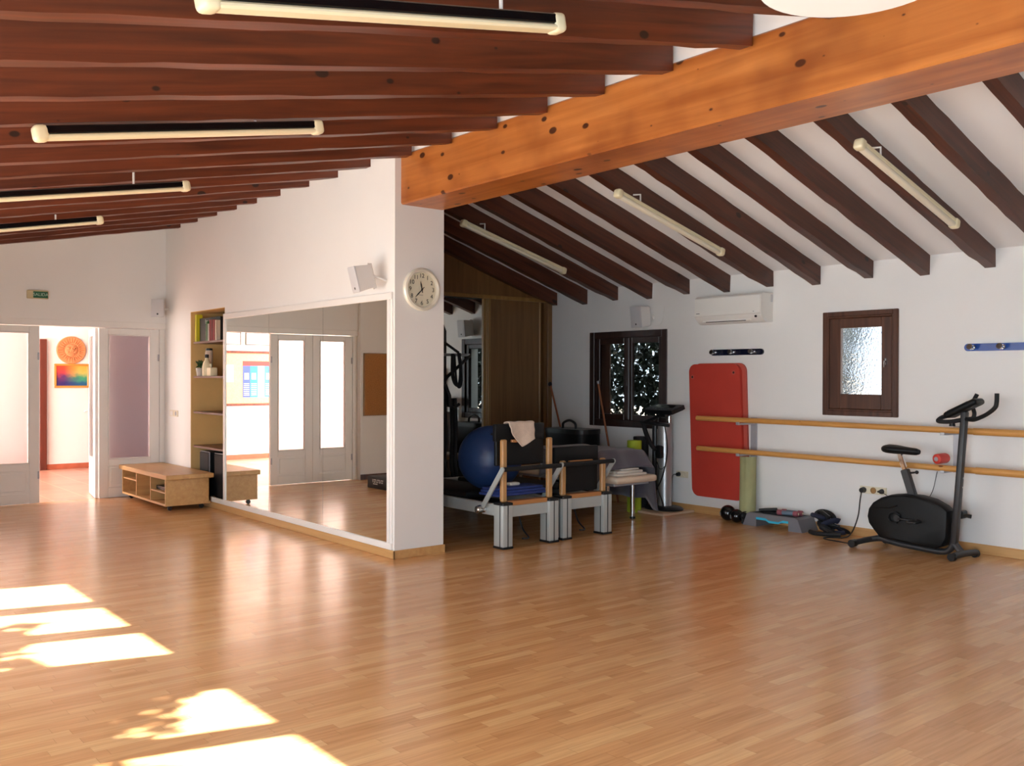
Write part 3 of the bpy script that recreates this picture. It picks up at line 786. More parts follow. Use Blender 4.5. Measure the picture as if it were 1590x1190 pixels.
book(-11.0, .05, .25, .045, lin(128, 24, 34), 'middle dark red book on the top shelf', 4.287)
book(-10.94, .05, .245, .045, lin(160, 40, 44), 'last dark red book before the pale spine', 4.287)
book(-10.88, .05, .24, .045, lin(212, 196, 176), 'pale spined book nearest the mirror frame', 4.287)
z = SZ[1]
t = thing('potted_plant', (-11.50, 4.345, z), 'tiny green plant in grey pot on the niche shelf', 'plant')
MB().lathe([(.04, 0), (.055, .1), (.06, .1), (.05, .098), (.03, .095)], Matrix.Translation((-11.5, 4.345, z)), 20).build('pot', pm('pot', lin(190, 184, 176), .6), t)
lf = MB()
for k in range(60):
    a_ = random.uniform(0, 6.28); r_ = random.uniform(.0, .055); zz = z + .10 + random.uniform(.01, .085)
    c_ = Vector((-11.5 + r_ * math.cos(a_), 4.345 + r_ * math.sin(a_) * .8, zz)); d_ = Vector((random.uniform(-1, 1), random.uniform(-1, 1), random.uniform(-.2, 1))).normalized() * .028
    u_ = d_.orthogonal().normalized() * .01
    lf.add([c_ - d_, c_ + u_, c_ + d_, c_ - u_], [(0, 1, 2, 3)])
lf.build('foliage', M['leaf'], t, recalc=False)
def bottle(x, y, prof, capprof, mat, capmat, label, name='bottle'):
    t = thing(name, (x, y, z), label, 'bottle', 'bottles in the niche')
    X = Matrix.Translation((x, y, z))
    MB().lathe(prof, X, 24).build('body', mat, t); MB().lathe(capprof, X, 20).build('cap', capmat, t)
bottle(-11.285, 4.345, [(.05, 0), (.055, .01), (.055, .12), (.045, .16), (.022, .205), (.018, .225)], [(.024, .222), (.024, .262), (.012, .266)], M['cream'], M['black'], 'cream shampoo shaped bottle with dark cap in the niche')
bottle(-11.46, 4.44, [(.042, 0), (.046, .01), (.046, .2), (.046, .30), (.038, .32)], [(.042, .318), (.042, .342), (.02, .347)], M['towel'], M['black'], 'tall beige can with black lid behind the cream bottle')
t = thing('jug', (-11.12, 4.345, z), 'squat cream container beside the cream bottle', 'container')
MB().box((-11.185, 4.30, z), (-11.055, 4.39, z + .105), .012, seg=2).build('body', M['cream'], t)
MB().cyl((-11.155, 4.345, z + .1), (-11.155, 4.345, z + .15), .014).build('spout', M['cream'], t)
tag(MB().cyl((-10.62, 4.4, SZ[2]), (-10.62, 4.4, SZ[2] + .05), .03).build('small_jar', M['cream']), 'little pale jar on the middle niche shelf by the mirror frame', 'jar')
for k, x in enumerate((-11.53, -11.06)):
    t = thing('floor_speaker', (x + .16, 4.5, .092), ['black loudspeaker at the open side of the niche bottom', 'black loudspeaker in the niche bottom beside the mirror frame'][k], 'speaker', 'black speakers in the niche')
    MB().box((x, 4.36, .092), (x + .31, 4.70, .632), .006).build('cabinet', M['black'], t)
    MB().box((x + .012, 4.345, .11), (x + .298, 4.362, .622), .006).build('grille', M['black_matte'], t)
    MB().box((x + .004, 4.352, .628), (x + .306, 4.36, .634)).box((x + .302, 4.352, .1), (x + .308, 4.36, .634)).build('edge_trim', M['galv'], t, 'thin light edge strip')

# ------------------------------------------------------------------ low bench on castors
t = thing('media_bench', (-11.68, 3.97, 0), 'low light wood bench with open cubbies on castors beside the doors', 'bench')
MB().box((-12.56, 3.685, .365), (-10.80, 4.245, .42), .006).build('top', M['oak'], t)
cb = MB(); x0, x1, y0, y1 = -12.47, -10.86, 3.70, 4.225
cb.box((x0, y0, .06), (x1, y1, .085)).box((x0, y0, .085), (x0 + .022, y1, .365)).box((x1 - .022, y0, .085), (x1, y1, .365)).box((x0, y1 - .02, .085), (x1, y1, .365))
cb.build('carcass', M['oak'], t)
for x in (-11.93, -11.405): MB().box((x, y0 + .004, .085), (x + .02, y1 - .02, .365)).build('divider', M['oak_y'], t)
MB().box((x0 + .022, y0 + .01, .255), (-11.93, y1 - .02, .272)).build('shelf', M['oak'], t)
MB().box((-11.385, y0 + .01, .20), (x1 - .022, y1 - .02, .217)).build('shelf', M['oak'], t)
for x, y in ((-12.36, 3.78), (-10.95, 3.78), (-12.36, 4.15), (-10.95, 4.15)):
    c = MB().cyl((x - .014, y, .026), (x + .014, y, .026), .026, n=20).box((x - .02, y - .012, .03), (x - .014, y + .012, .06)).box((x + .014, y - .012, .03), (x + .02, y + .012, .06)).box((x - .025, y - .025, .052), (x + .025, y + .025, .061))
    c.build('castor', M['black'], t)
tag(MB().box((-11.36, 3.76, .217), (-10.95, 4.1, .262), .004).build('cable_box', M['black']), 'flat black box inside the bench cubby', 'box')

# ------------------------------------------------------------------ pillar clock
t = thing('wall_clock', (-6.85, 4.53, 2.31), 'round cream wall clock with black numerals on the pillar', 'clock')
X = face_matrix((-6.85, 4.53, 2.31), (0, 1, 0), (0, 0, 1))
MB().lathe([(.184, 0), (.187, .018), (.178, .034), (.162, .04), (.152, .034), (.148, .02), (.147, .012)], X, 64).build('rim', M['clock_rim'], t)
dial = MB().lathe([(.15, .006), (.15, .012), (.004, .0125)], X, 48).build('dial', M['clock_face'], t)
nm = MB()
for h in range(1, 13):
    a_ = R(90 - 30 * h)
    v_, f_ = text_mesh(str(h), .052, .0006, X @ Matrix.Translation((.118 * math.cos(a_), .118 * math.sin(a_), .0138)))
    nm.add(v_, f_)
nm.build('numerals', M['ink'], dial, recalc=False)
def hand(name, ang, L_, w, z0):
    Y_ = X @ Matrix.Rotation(-ang, 4, 'Z')
    MB().prism([(-w * .5, -.03), (w * .5, -.03), (w, L_ * .55), (0, L_), (-w, L_ * .55)], 'z', z0, z0 + .0015, Y_).build(name, M['ink'], t)
hand('hour_hand', R(11.62 * 30), .075, .007, .016); hand('minute_hand', R(37.5 * 6), .105, .0055, .019)
MB().lathe([(.008, .013), (.008, .022), (.002, .023)], X, 12).build('hub', M['ink'], t)
MB().box((-.03, -.05, .0128), (.012, -.046, .0134), 0, X).build('maker_mark', M['grey_mark'], dial)

# corkboard and black box reflected in the mirror
t = thing('cork_board', (-12.45, .75, .975), 'brown cork board on the wall left of the doors, seen in the mirror', 'cork board')
MB().box((-12.45, .15, .975), (-12.432, 1.30, 1.90)).build('board', M['cork'], t)
f = MB().box((-12.45, .14, .965), (-12.425, 1.31, .977)).box((-12.45, .14, 1.898), (-12.425, 1.31, 1.91)).box((-12.45, 1.298, .965), (-12.425, 1.31, 1.91)).box((-12.45, .14, .965), (-12.425, .152, 1.91))
f.build('frame', M['ward_trim'], t)
t = thing('step_box', (-11.1, 1.54, 0), 'flat black box with white lettering on the floor, seen in the mirror', 'box')
MB().box((-11.56, 1.34, 0), (-10.6, 1.76, .165), .012, seg=2).build('body', pm('box_black', lin(40, 40, 44), .5), t)
lt = MB(); rng = random.Random(3); x = -11.40
for k in range(9):
    w_ = rng.uniform(.028, .04); sl_ = .012
    X = face_matrix((x, 1.762, .085), (-1, 0, 0), (0, 0, 1))
    lt.prism([(0, 0), (.009, 0), (.009 + sl_, .045), (sl_, .045)], 'z', 0, .001, X)
    if k % 2: lt.prism([(0, 0), (-w_ * .7, .0), (-w_ * .7, .01), (.0, .01)], 'z', 0, .001, X)
    if k % 3: lt.prism([(0 + sl_, .035), (-w_ * .7 + sl_, .035), (-w_ * .7 + sl_, .045), (sl_, .045)], 'z', 0, .001, X)
    x += w_
lt.box((-11.40, 1.761, .06), (-11.28, 1.763, .072))
lt.build('lettering', M['paper'], t, recalc=True)

# ------------------------------------------------------------------ windows of the back wall
def frame_xz(mb, x0, x1, z0, z1, w, y0, y1, bev=.006):
    mb.box((x0, y0, z0), (x0 + w, y1, z1), bev).box((x1 - w, y0, z0), (x1, y1, z1), bev).box((x0 + w, y0, z0), (x1 - w, y1, z0 + w), bev).box((x0 + w, y0, z1 - w), (x1 - w, y1, z1), bev)
    return mb
w1 = frame_xz(MB(), -8.862, -7.538, .935, 2.132, .085, 8.468, 8.60)
o = struct(w1.build('window_1', M['window_dark']), 'dark wooden double window looking onto a hedge', 'window')
frame_xz(MB(), -8.78, -8.20, 1.018, 2.05, .075, 8.50, 8.55).box((-8.74, 8.515, 2.0), (-8.24, 8.535, 2.02)).build('sash', M['window_dark'], o)
frame_xz(MB(), -8.20, -7.622, 1.018, 2.05, .07, 8.495, 8.545).build('sash', M['window_dark'], o)
MB().box((-8.225, 8.475, 1.02), (-8.165, 8.50, 2.05), .01).build('mullion', M['window_dark'], o)
for a, b in ((-8.71, -8.27), (-8.135, -7.69)):
    MB().box((a, 8.518, 1.09), (b, 8.524, 1.98)).build('pane', M['clear'], o)
MB().box((-8.76, 8.556, 1.02), (-8.575, 8.58, 2.05), .004).build('shutter', M['window_wood'], o, 'brown half open shutter edge')
MB().cyl((-8.19, 8.47, 1.5), (-8.19, 8.455, 1.5), .014).box((-8.197, 8.45, 1.45), (-8.183, 8.46, 1.51), .003).build('handle', M['window_dark'], o)
w2 = frame_xz(MB(), -5.442, -4.638, 1.178, 2.214, .05, 8.455, 8.60)
frame_xz(w2, -5.405, -4.675, 1.215, 2.177, .03, 8.465, 8.60)
o = struct(w2.build('window_2', M['window_wood']), 'small walnut brown window with rippled frosted pane', 'window')
s_ = MB()
s_.box((-5.375, 8.475, 1.245), (-5.252, 8.53, 2.147), .006).box((-4.815, 8.475, 1.245), (-4.705, 8.53, 2.147), .006).box((-5.252, 8.475, 1.245), (-4.815, 8.53, 1.392), .006).box((-5.252, 8.475, 2.05), (-4.815, 8.53, 2.147), .006)
s_.build('sash', M['window_wood'], o)
MB().box((-5.258, 8.5, 1.386), (-4.81, 8.506, 2.056)).build('pane', M['ripple'], o, 'rippled frosted glass')
MB().box((-4.775, 8.463, 1.68), (-4.755, 8.477, 1.745), .003).cyl((-4.765, 8.465, 1.712), (-4.765, 8.44, 1.712), .008).box((-4.772, 8.435, 1.655), (-4.758, 8.447, 1.72), .003).build('handle', M['steel'], o)

# hedge outside the dark window
hb = MB(); rng = random.Random(11)
for k in range(30000):
    x = rng.uniform(-11.8, -5.8); y = 9.3 + rng.uniform(-.15, .7); zz = rng.uniform(-.2, 2.9)
    gap = math.sin(x * 9 + zz * 2.3) + math.sin(zz * 7.1 + x * 4)
    if -10.1 < x < -9.2 and gap > .5 and rng.random() < .7: continue
    if zz < 1.1 and gap > 1.0 and rng.random() < .6: continue
    c_ = Vector((x, y, zz)); d_ = Vector((rng.uniform(-1, 1), rng.uniform(-.5, .5), rng.uniform(-1, 1))).normalized() * rng.uniform(.04, .07)
    u_ = Vector((rng.uniform(-1, 1), rng.uniform(-1, 1), rng.uniform(-1, 1))).cross(d_).normalized() * rng.uniform(.02, .034)
    hb.add([c_ - d_, c_ + u_, c_ + d_, c_ - u_], [(0, 1, 2, 3)])
o = hb.build('hedge_leaves', M['dark_leaf'], recalc=False); tag(o, 'dark green hedge leaves outside the dark double window', 'hedge', kind='stuff')
# hedge in the garden before the window wall: its top shades part of the sun patches
hb = MB()
for k in range(24000):
    x = rng.uniform(-11.5, 3.5); y = rng.uniform(-2.05, -1.6)
    top = (2.78 if x > -7.3 else 2.46) + .08 * math.sin(x * 3.1) + .05 * math.sin(x * 11)
    if -5.75 < x < -4.85: top += .31 * (1 - abs(x + 5.5) / .85) if x > -5.5 else .31 * (1 - abs(x + 5.5) / .25)
    if x > -3.75: top += 1.1  # taller end added to keep sun out of the rightmost windows
    zz = top - rng.random() ** 1.4 * (top + .1)
    c_ = Vector((x, y, zz)); d_ = Vector((rng.uniform(-1, 1), rng.uniform(-.5, .5), rng.uniform(-1, 1))).normalized() * rng.uniform(.06, .11)
    u_ = Vector((rng.uniform(-1, 1), rng.uniform(-1, 1), rng.uniform(-1, 1))).cross(d_).normalized() * rng.uniform(.03, .055)
    if -8.5 < x < -3.7 and rng.random() < .5: c_.z = top - rng.random() * .9
    hb.add([c_ - d_, c_ + u_, c_ + d_, c_ - u_], [(0, 1, 2, 3)])
o = hb.build('garden_hedge_leaves', M['dark_leaf'], recalc=False); tag(o, 'leafy garden hedge before the tall windows, its taller end added to block sun', 'hedge', kind='stuff')

# ------------------------------------------------------------------ air conditioner
t = thing('air_conditioner', (-6.5, YB, 2.14), 'white wall air conditioner under the rear rafters', 'air conditioner')
prof = [(8.48, 2.15), (8.48, 2.455), (8.30, 2.455), (8.272, 2.435), (8.268, 2.235), (8.285, 2.20), (8.34, 2.155), (8.38, 2.145)]
MB().prism(prof, 'x', -6.94, -6.055).build('body', M['ac'], t)
MB().prism([(8.272, 2.44), (8.262, 2.43), (8.258, 2.24), (8.272, 2.228)], 'x', -6.938, -6.062).build('front_panel', M['ac'], t)
X = Matrix.Translation((-6.5, 8.318, 2.182)) @ Matrix.Rotation(R(-40), 4, 'X')
MB().box((-.36, -.014, -.03), (.30, -.004, .03), .004, X).build('louvre', M['ac'], t)
MB().box((-.30, -.018, -.034), (.24, -.013, -.028), 0, X).build('outlet_slot', M['black'], t)
MB().cyl((-6.12, 8.275, 2.205), (-6.12, 8.262, 2.205), .012).build('sensor', M['black'], t)
MB().box((-6.915, 8.2565, 2.262), (-6.868, 8.2585, 2.27)).box((-6.15, 8.2565, 2.255), (-6.135, 8.2585, 2.26)).build('maker_mark', M['grey_mark'], t)
MB().box((-6.056, 8.44, 2.36), (-6.05, 8.468, 2.44)).build('vent_grille', M['grey_white'], t)

# ------------------------------------------------------------------ coat racks
def rack(x0, x1, z, hooks, mat, label, hat=True):
    t = thing('coat_rack', ((x0 + x1) / 2, YB, z), label, 'coat rack', 'wall coat racks')
    r = .033; pts = []
    for k in range(9):
        a_ = R(90 + 180 * k / 8); pts.append((x0 + r + r * math.cos(a_), z + r * math.sin(a_)))
    for k in range(9):
        a_ = R(-90 + 180 * k / 8); pts.append((x1 - r + r * math.cos(a_), z + r * math.sin(a_)))
    MB().prism(pts, 'y', YB - .022, YB).build('plate', mat, t)
    for x in hooks:
        h = MB().cyl((x, YB - .018, z), (x, YB - .034, z), .024, .02)
        h.cyl((x, YB - .03, z), (x, YB - .085, z + .004), .009).cyl((x, YB - .07, z - .002), (x, YB - .105, z + .006), .021, .026)
        h.build('hook', M['steel'], t)
    return t
rack(-6.87, -6.165, 1.835, (-6.80, -6.55, -6.275), M['navy'], 'black coat rack with three steel knobs above the red mats')
rack(-4.01, -3.0, 1.828, (-3.925, -3.67, -3.415, -3.16), M['blue_plate'], 'bright blue coat rack at the right edge, above the exercise bike')

# ------------------------------------------------------------------ red mats hanging behind the barre
def mat_board(x0, x1, z0, z1, y0, y1, r, mat, label, holes, shear=0.0):
    pts = []
    for cx, cz, a0 in ((x1 - r, z1 - r, 0), (x0 + r, z1 - r, 90), (x0 + r, z0 + r, 180), (x1 - r, z0 + r, 270)):
        for k in range(9):
            a_ = R(a0 + 90 * k / 8); px = cx + r * math.cos(a_); pz = cz + r * math.sin(a_)
            pts.append((px + (z1 - pz) * shear, pz))
    t = thing('exercise_mat', ((x0 + x1) / 2, y1, z0), label, 'exercise mat', 'red mats on the wall')
    MB().prism(pts, 'y', y0, y1).build('foam', mat, t)
    if holes:
        for x, z_ in holes: MB().lathe([(.026, .0), (.026, .004), (.013, .004), (.013, .0)], face_matrix((x, y0, z_), (1, 0, 0), (0, 0, 1)), 20).build('eyelet', M['red_mat2'], t)
        for x, z_ in holes:
            MB().cyl((x, y0 - .002, z_), (x, y0 + .002, z_), .013).build('hole', M['black'], t)
    return t
mat_board(-7.10, -6.385, .24, 1.715, 8.445, 8.475, .09, M['red_mat2'], 'paler red exercise mat hanging behind the other red mat', None, .035)
mat_board(-7.145, -6.43, .205, 1.705, 8.405, 8.44, .09, M['red_mat'], 'front red exercise mat with two eyelets behind the barre', [(-7.09, 1.56), (-6.51, 1.61)], .038)

# ------------------------------------------------------------------ ballet barre
t = thing('ballet_barre', (-4.5, YB, .74), 'double pine ballet barre on grey wall brackets', 'barre')
MB().tube([(-6.85, 8.2, 1.103), (-5.3, 8.2, 1.10), (-3.80, 8.2, 1.094)], .027, 16).build('upper_rail', M['pine'], t)
MB().tube([(-3.80, 8.2, 1.094), (-1.5, 8.2, 1.09), (1.6, 8.2, 1.09)], .031, 16).build('upper_rail', M['pine'], t)
MB().tube([(-6.84, 8.2, .769), (-5.3, 8.2, .763), (-3.78, 8.2, .757)], .027, 16).build('lower_rail', M['pine'], t)
MB().tube([(-3.78, 8.2, .757), (-1.5, 8.2, .755), (1.6, 8.2, .755)], .031, 16).build('lower_rail', M['pine'], t)
for x in (-6.29, -4.07, -1.8, .9):
    b = MB().box((x - .04, YB - .012, .70), (x + .045, YB, 1.12), .003)
    b.box((x - .02, 8.2, .715), (x + .02, YB - .005, .733), .003).box((x - .02, 8.2, 1.048), (x + .02, YB - .005, 1.066), .003)
    b.box((x - .02, 8.185, .715), (x + .02, 8.2, .75), .003).box((x - .02, 8.185, 1.048), (x + .02, 8.2, 1.08), .003)
    for z in (.76, .86, .96): b.cyl((x, YB - .013, z), (x, YB - .018, z), .009)
    b.build('bracket', M['galv'], t)

# pale green rolled mat leaning on the wall
c0, c1 = Vector((-6.262, 8.335, .0)), Vector((-6.285, 8.375, .70))
rl = MB(); d_ = (c1 - c0).normalized()
q = d_.to_track_quat('Z', 'Y').to_matrix().to_4x4(); X = Matrix.Translation(c0) @ q; Lr = (c1 - c0).length
vs, fs = [], []; n = 110
for k in range(n + 1):
    a_ = k / n * 2 * math.pi * 4.2; r_ = .026 + .011 * a_ / 6.283 * 1.25
    for rr_, zz in ((r_, .014), (r_ + .009, .014), (r_ + .009, Lr), (r_, Lr)):
        vs.append((rr_ * math.cos(a_), rr_ * math.sin(a_), zz))
for k in range(n):
    for j in range(4): fs.append((k * 4 + j, k * 4 + (j + 1) % 4, k * 4 + 4 + (j + 1) % 4, k * 4 + 4 + j))
rl.add(vs, fs, X)
tag(rl.build('rolled_mat', M['green_mat']), 'pale green foam mat rolled up, leaning on the wall beside the red mats', 'rolled mat')

# black shiny balls and cuff
def shiny_ball(c, r, label):
    t = thing('toning_ball', (c[0], c[1], 0), label, 'ball', 'shiny black balls by the wall')
    MB().sphere(c, r, seg=32).build('ball', M['black_gloss'], t)
    X = Matrix.Translation(c) @ Vector((-.62, -.75, -.1)).to_track_quat('Z', 'Y').to_matrix().to_4x4()
    MB().lathe([(.022, r - .004), (.022, r + .001), (.014, r + .002), (.003, r + .0025)], X, 16).build('valve', M['grey_mark'], t)
shiny_ball((-6.465, 8.26, .085), .085, 'larger shiny black ball lying below the red mats')
shiny_ball((-6.315, 8.22, .072), .072, 'smaller shiny black ball next to the step platform')
t = thing('ankle_cuff', (-6.225, 8.23, 0), 'black folded cuff between the balls and the step platform', 'cuff')
MB().box((-6.245, 8.19, 0.0), (-6.205, 8.27, .05), .015, seg=2).box((-6.243, 8.20, .045), (-6.207, 8.262, .115), .015, Matrix.Identity(4), seg=2).build('pad', M['black_matte'], t)
MB().tube([(-6.225, 8.20, .05), (-6.225, 8.18, .085), (-6.225, 8.2, .12), (-6.225, 8.25, .125)], .016, 8, smooth=5, flat=(0, 0, 1)).build('strap', M['black'], t)

# ------------------------------------------------------------------ step platform
t = thing('step_platform', (-5.86, 8.34, 0), 'grey aerobic step with turquoise stripe on the floor by the wall', 'step platform')
b = MB()
ys, ye = 8.17, 8.455
b.prism([(-6.20, 0), (-6.03, 0), (-6.03, .075), (-5.90, .075), (-5.86, .055), (-5.76, .055), (-5.72, .075), (-5.64, .075), (-5.64, 0), (-5.48, 0), (-5.53, .125), (-5.56, .14), (-6.12, .14), (-6.15, .125)], 'y', ys, ye)
b.build('body', M['step_grey'], t)
MB().prism([(-6.03, .076), (-5.91, .076), (-5.87, .056), (-5.76, .056), (-5.72, .076), (-5.64, .076), (-5.64, .099), (-5.70, .099), (-5.755, .078), (-5.875, .078), (-5.915, .099), (-6.03, .099)], 'y', ys - .004, ys + .01).build('stripe', M['teal'], t, 'turquoise stripe')
rb = MB()
for k in range(9): rb.box((-6.08, ys + .03 + k * .028, .139), (-5.58, ys + .04 + k * .028, .143), .001)
rb.build('tread', M['dark_grey'], t)
t = thing('resistance_tube', (-5.98, 8.28, .143), 'black exercise tube with grip lying on the step platform', 'exercise tube')
MB().tube([(-6.02, 8.24, .152), (-5.94, 8.22, .15), (-5.82, 8.235, .15), (-5.77, 8.30, .15), (-5.85, 8.36, .15), (-6.0, 8.36, .152), (-6.06, 8.30, .152)], .009, 8, True, 5).build('cord', M['black_matte'], t)
MB().tube([(-6.05, 8.25, .16), (-5.98, 8.27, .172), (-5.86, 8.285, .186)], [.018] * 3, 12).build('grip', M['dark_grey'], t)
for k, (dy, lab) in enumerate(((0, 'blue grey hand weight with red ends at the front of the step platform'), (.075, 'blue grey hand weight with red ends at the back of the step platform'))):
    t = thing('hand_weight', (-5.70, 8.25 + dy, .143), lab, 'hand weight', 'hand weights on the step')
    p0, p1 = Vector((-5.80, 8.215 + dy, .172)), Vector((-5.575, 8.25 + dy, .172)); d_ = (p1 - p0).normalized()
    MB().cyl(p0 + d_ * .05, p1 - d_ * .05, .022).build('handle', pm('slate_foam', lin(92, 112, 130), .6), t)
    for a in (p0, p1 - d_ * .055):
        X = Matrix.Translation(a) @ d_.to_track_quat('Z', 'Y').to_matrix().to_4x4()
        MB().lathe([(.022, 0), (.028, .006), (.028, .048), (.022, .055), (.013, .055)], X, 20).build('end_weight', pm('maroon_end', lin(140, 74, 84), .5), t, 'dull red end')
        MB().cyl(a + d_ * .03, a + d_ * .0565, .011).build('end_cap', M['cream'], t)

# pile of ankle weights and straps beside the step
t = thing('strap_pile', (-5.25, 8.32, 0), 'tangled pile of black straps and cuffs on the floor beside the step', 'straps')
rng = random.Random(5)
for k in range(7):
    a_ = rng.uniform(0, 6.28); c_ = Vector((-5.33 + rng.uniform(-.06, .16), 8.31 + rng.uniform(-.06, .06), .03 + .024 * k))
    r_ = rng.uniform(.05, .085); tl = Matrix.Rotation(rng.uniform(-.7, .7), 4, 'X') @ Matrix.Rotation(rng.uniform(-.6, .6), 4, 'Y')
    pts = []
    for j in range(10):
        b_ = a_ + 5.2 * j / 9
        p_ = tl @ Vector((r_ * math.cos(b_) * 1.25, r_ * math.sin(b_), 0))
        p_.z = max(p_.z, -c_.z + .03); pts.append(c_ + p_)
    MB().tube(pts, rng.uniform(.022, .034), 8, smooth=3, flat=(0, 0, 1) if k % 2 else None).build('strap', M['black_matte'] if k % 3 else pm('dark_navy_cloth', lin(30, 34, 56), .8), t)
MB().tube([(-5.42, 8.22, .02), (-5.33, 8.17, .02), (-5.20, 8.20, .022), (-5.10, 8.25, .024)], .022, 8, smooth=5).build('strap', M['black_matte'], t)
MB().tube([(-5.40, 8.30, .16), (-5.35, 8.29, .215), (-5.30, 8.28, .20), (-5.24, 8.27, .17)], .024, 8, smooth=4).build('handle', M['black'], t)

# sockets, plugs, cables
t = thing('socket_strip', (-4.88, YB, .42), 'ivory triple wall socket behind the exercise bike', 'socket')
MB().box((-5.03, YB - .012, .425), (-4.75, YB, .498), .004).build('plate', M['socket'], t)
for x in (-4.98, -4.885, -4.795):
    MB().lathe([(.03, .0), (.03, .005), (.026, .006), (.024, .001)], face_matrix((x, YB - .012, .462), (1, 0, 0), (0, 0, 1)), 20).build('outlet', M['ward_trim'] if x == -4.885 else M['socket'], t)
t = thing('power_plug', (-4.99, YB - .05, .43), 'black plug in the left outlet with cord falling to the floor', 'plug')
MB().cyl((-4.985, YB - .012, .46), (-4.985, YB - .06, .458), .03, .024).build('body', M['black'], t)
MB().tube([(-4.985, 8.425, .44), (-4.985, 8.40, .36), (-4.99, 8.37, .2), (-5.02, 8.31, .05), (-5.05, 8.22, .008), (-5.16, 8.12, .007), (-5.12, 8.02, .007), (-4.80, 7.98, .007)], .006, 6, smooth=6).build('cord', M['black'], t)
t = thing('adapter_plug', (-4.79, YB - .04, .43), 'dark plug in the right outlet beside the bike housing', 'plug')
MB().cyl((-4.795, YB - .012, .46), (-4.795, YB - .04, .46), .026, .02).box((-4.83, YB - .05, .45), (-4.76, YB - .03, .47), .008).build('body', M['black'], t)
MB().tube([(-4.78, 8.44, .455), (-4.72, 8.43, .43), (-4.62, 8.42, .37), (-4.45, 8.42, .30), (-4.3, 8.44, .48), (-4.24, 8.44, .7)], .003, 6, smooth=6).build('cord', M['dark_grey'], t)
t = thing('wall_socket', (-7.3, YB, .385), 'ivory double socket with black plug beside the silver column', 'socket')
MB().box((-7.385, YB - .012, .385), (-7.205, YB, .46), .004).build('plate', M['socket'], t)
MB().lathe([(.03, 0), (.03, .005), (.026, .006), (.024, .001)], face_matrix((-7.25, YB - .012, .422), (1, 0, 0), (0, 0, 1)), 20).build('outlet', M['socket'], t)
MB().cyl((-7.34, YB - .012, .422), (-7.34, YB - .05, .42), .026, .02).build('plug', M['black'], t)
MB().tube([(-7.34, 8.43, .42), (-7.38, 8.40, .40), (-7.36, 8.36, .2), (-7.33, 8.33, .07)], .005, 6, smooth=6).build('cord', M['black'], t)
# red roller between the barre rails
t = thing('foam_roller', (-4.10, 8.235, .79), 'small red roller resting on the lower barre behind the bike post', 'roller')
p0, p1 = Vector((-4.115, 8.17, .836)), Vector((-4.085, 8.30, .842)); d_ = (p1 - p0).normalized()
X = Matrix.Translation(p0) @ d_.to_track_quat('Z', 'Y').to_matrix().to_4x4()
MB().lathe([(.03, 0), (.043, .006), (.046, .02), (.046, .115), (.04, .13), (.02, .134)], X, 28).build('foam', M['red'], t)
MB().cyl(p0 - d_ * .003, p0 + d_ * .01, .02).build('core', M['galv'], t)

# ------------------------------------------------------------------ exercise bike
t = thing('exercise_bike', (-4.2, 8.08, 0), 'dark grey and black upright exercise bike at the barre', 'exercise bike')
yc = 8.08
hp = []
ctl = [(-4.685, .28), (-4.672, .35), (-4.63, .41), (-4.55, .463), (-4.45, .50), (-4.33, .515), (-4.20, .512), (-4.08, .49), (-3.98, .445), (-3.93, .405), (-3.932, .29), (-3.94, .17), (-3.975, .10), (-4.05, .066), (-4.2, .072), (-4.40, .088), (-4.56, .10), (-4.62, .16), (-4.67, .22)]
hs = MB()
vs, fs = [], []; n = len(ctl)
cx = sum(a for a, b in ctl) / n; cz = sum(b for a, b in ctl) / n
for y, s in ((yc - .085, .90), (yc - .075, .97), (yc - .055, 1.0), (yc + .055, 1.0), (yc + .075, .97), (yc + .085, .9)):
    for a, b in ctl: vs.append((cx + (a - cx) * s, y, cz + (b - cz) * s))
for j in range(5):
    for i in range(n): fs.append((j * n + i, j * n + (i + 1) % n, (j + 1) * n + (i + 1) % n, (j + 1) * n + i))
fs += [list(range(n)), list(range(5 * n, 6 * n))[::-1]]
hs.add(vs, fs)
hs.tube([(-4.60, yc - .088, .36), (-4.44, yc - .088, .385), (-4.38, yc - .088, .41)], .006, 6)
hs.build('housing', M['bike_body'], t, 'black oval housing', angle=30)
MB().tube([(-4.60, yc, .085), (-4.45, yc, .06), (-4.2, yc, .045), (-4.02, yc, .04), (-3.95, yc, .065), (-3.915, yc, .13), (-3.90, yc, .30)], .028, 12, smooth=5).build('lower_tube', M['dark_grey'], t)
pst = MB()
X = Matrix.Translation((-3.905, yc, .12)) @ Matrix.Rotation(math.atan2(.085, 1.16), 4, 'Y')
pst.box((-.026, -.035, 0), (.026, .035, 1.155), .016, X, seg=2)
pst = pst.build('post', M['dark_grey'], t)
for z, s in ((.58, -1), (.58, 1), (.50, -1), (.5, 1)): MB().cyl(X @ Vector((s * .026, 0, z)), X @ Vector((s * .034, 0, z)), .008).build('bolt', M['steel'], pst)
MB().tube([(-3.915, yc, .14), (-3.87, yc, .085), (-3.835, yc, .05)], .03, 10).build('front_strut', M['dark_grey'], t)
ff = MB().tube([(-3.84, 7.935, .045), (-3.82, 8.08, .052), (-3.80, 8.25, .045)], .028, 12).build('front_foot', M['dark_grey'], t)
for y, x in ((7.93, -3.845), (8.255, -3.80)):
    MB().cyl((x - .01, y - .02, .034), (x - .005, y + .02, .034), .034, n=20).build('wheel', M['black'], ff)
rf = MB().tube([(-4.735, 7.87, .04), (-4.70, 8.0, .055), (-4.68, 8.08, .06), (-4.67, 8.2, .055), (-4.66, 8.31, .04)], .027, 12, smooth=3).build('rear_foot', M['dark_grey'], t)
for y, x in ((7.865, -4.736), (8.315, -4.66)):
    MB().cyl((x, y - .03, .036), (x, y + .03, .038), .036, .035, 16).build('foot_cap', M['black'], rf)
MB().tube([(-4.68, 8.08, .06), (-4.6, yc, .085)], .026, 10).build('rear_strut', M['dark_grey'], t)
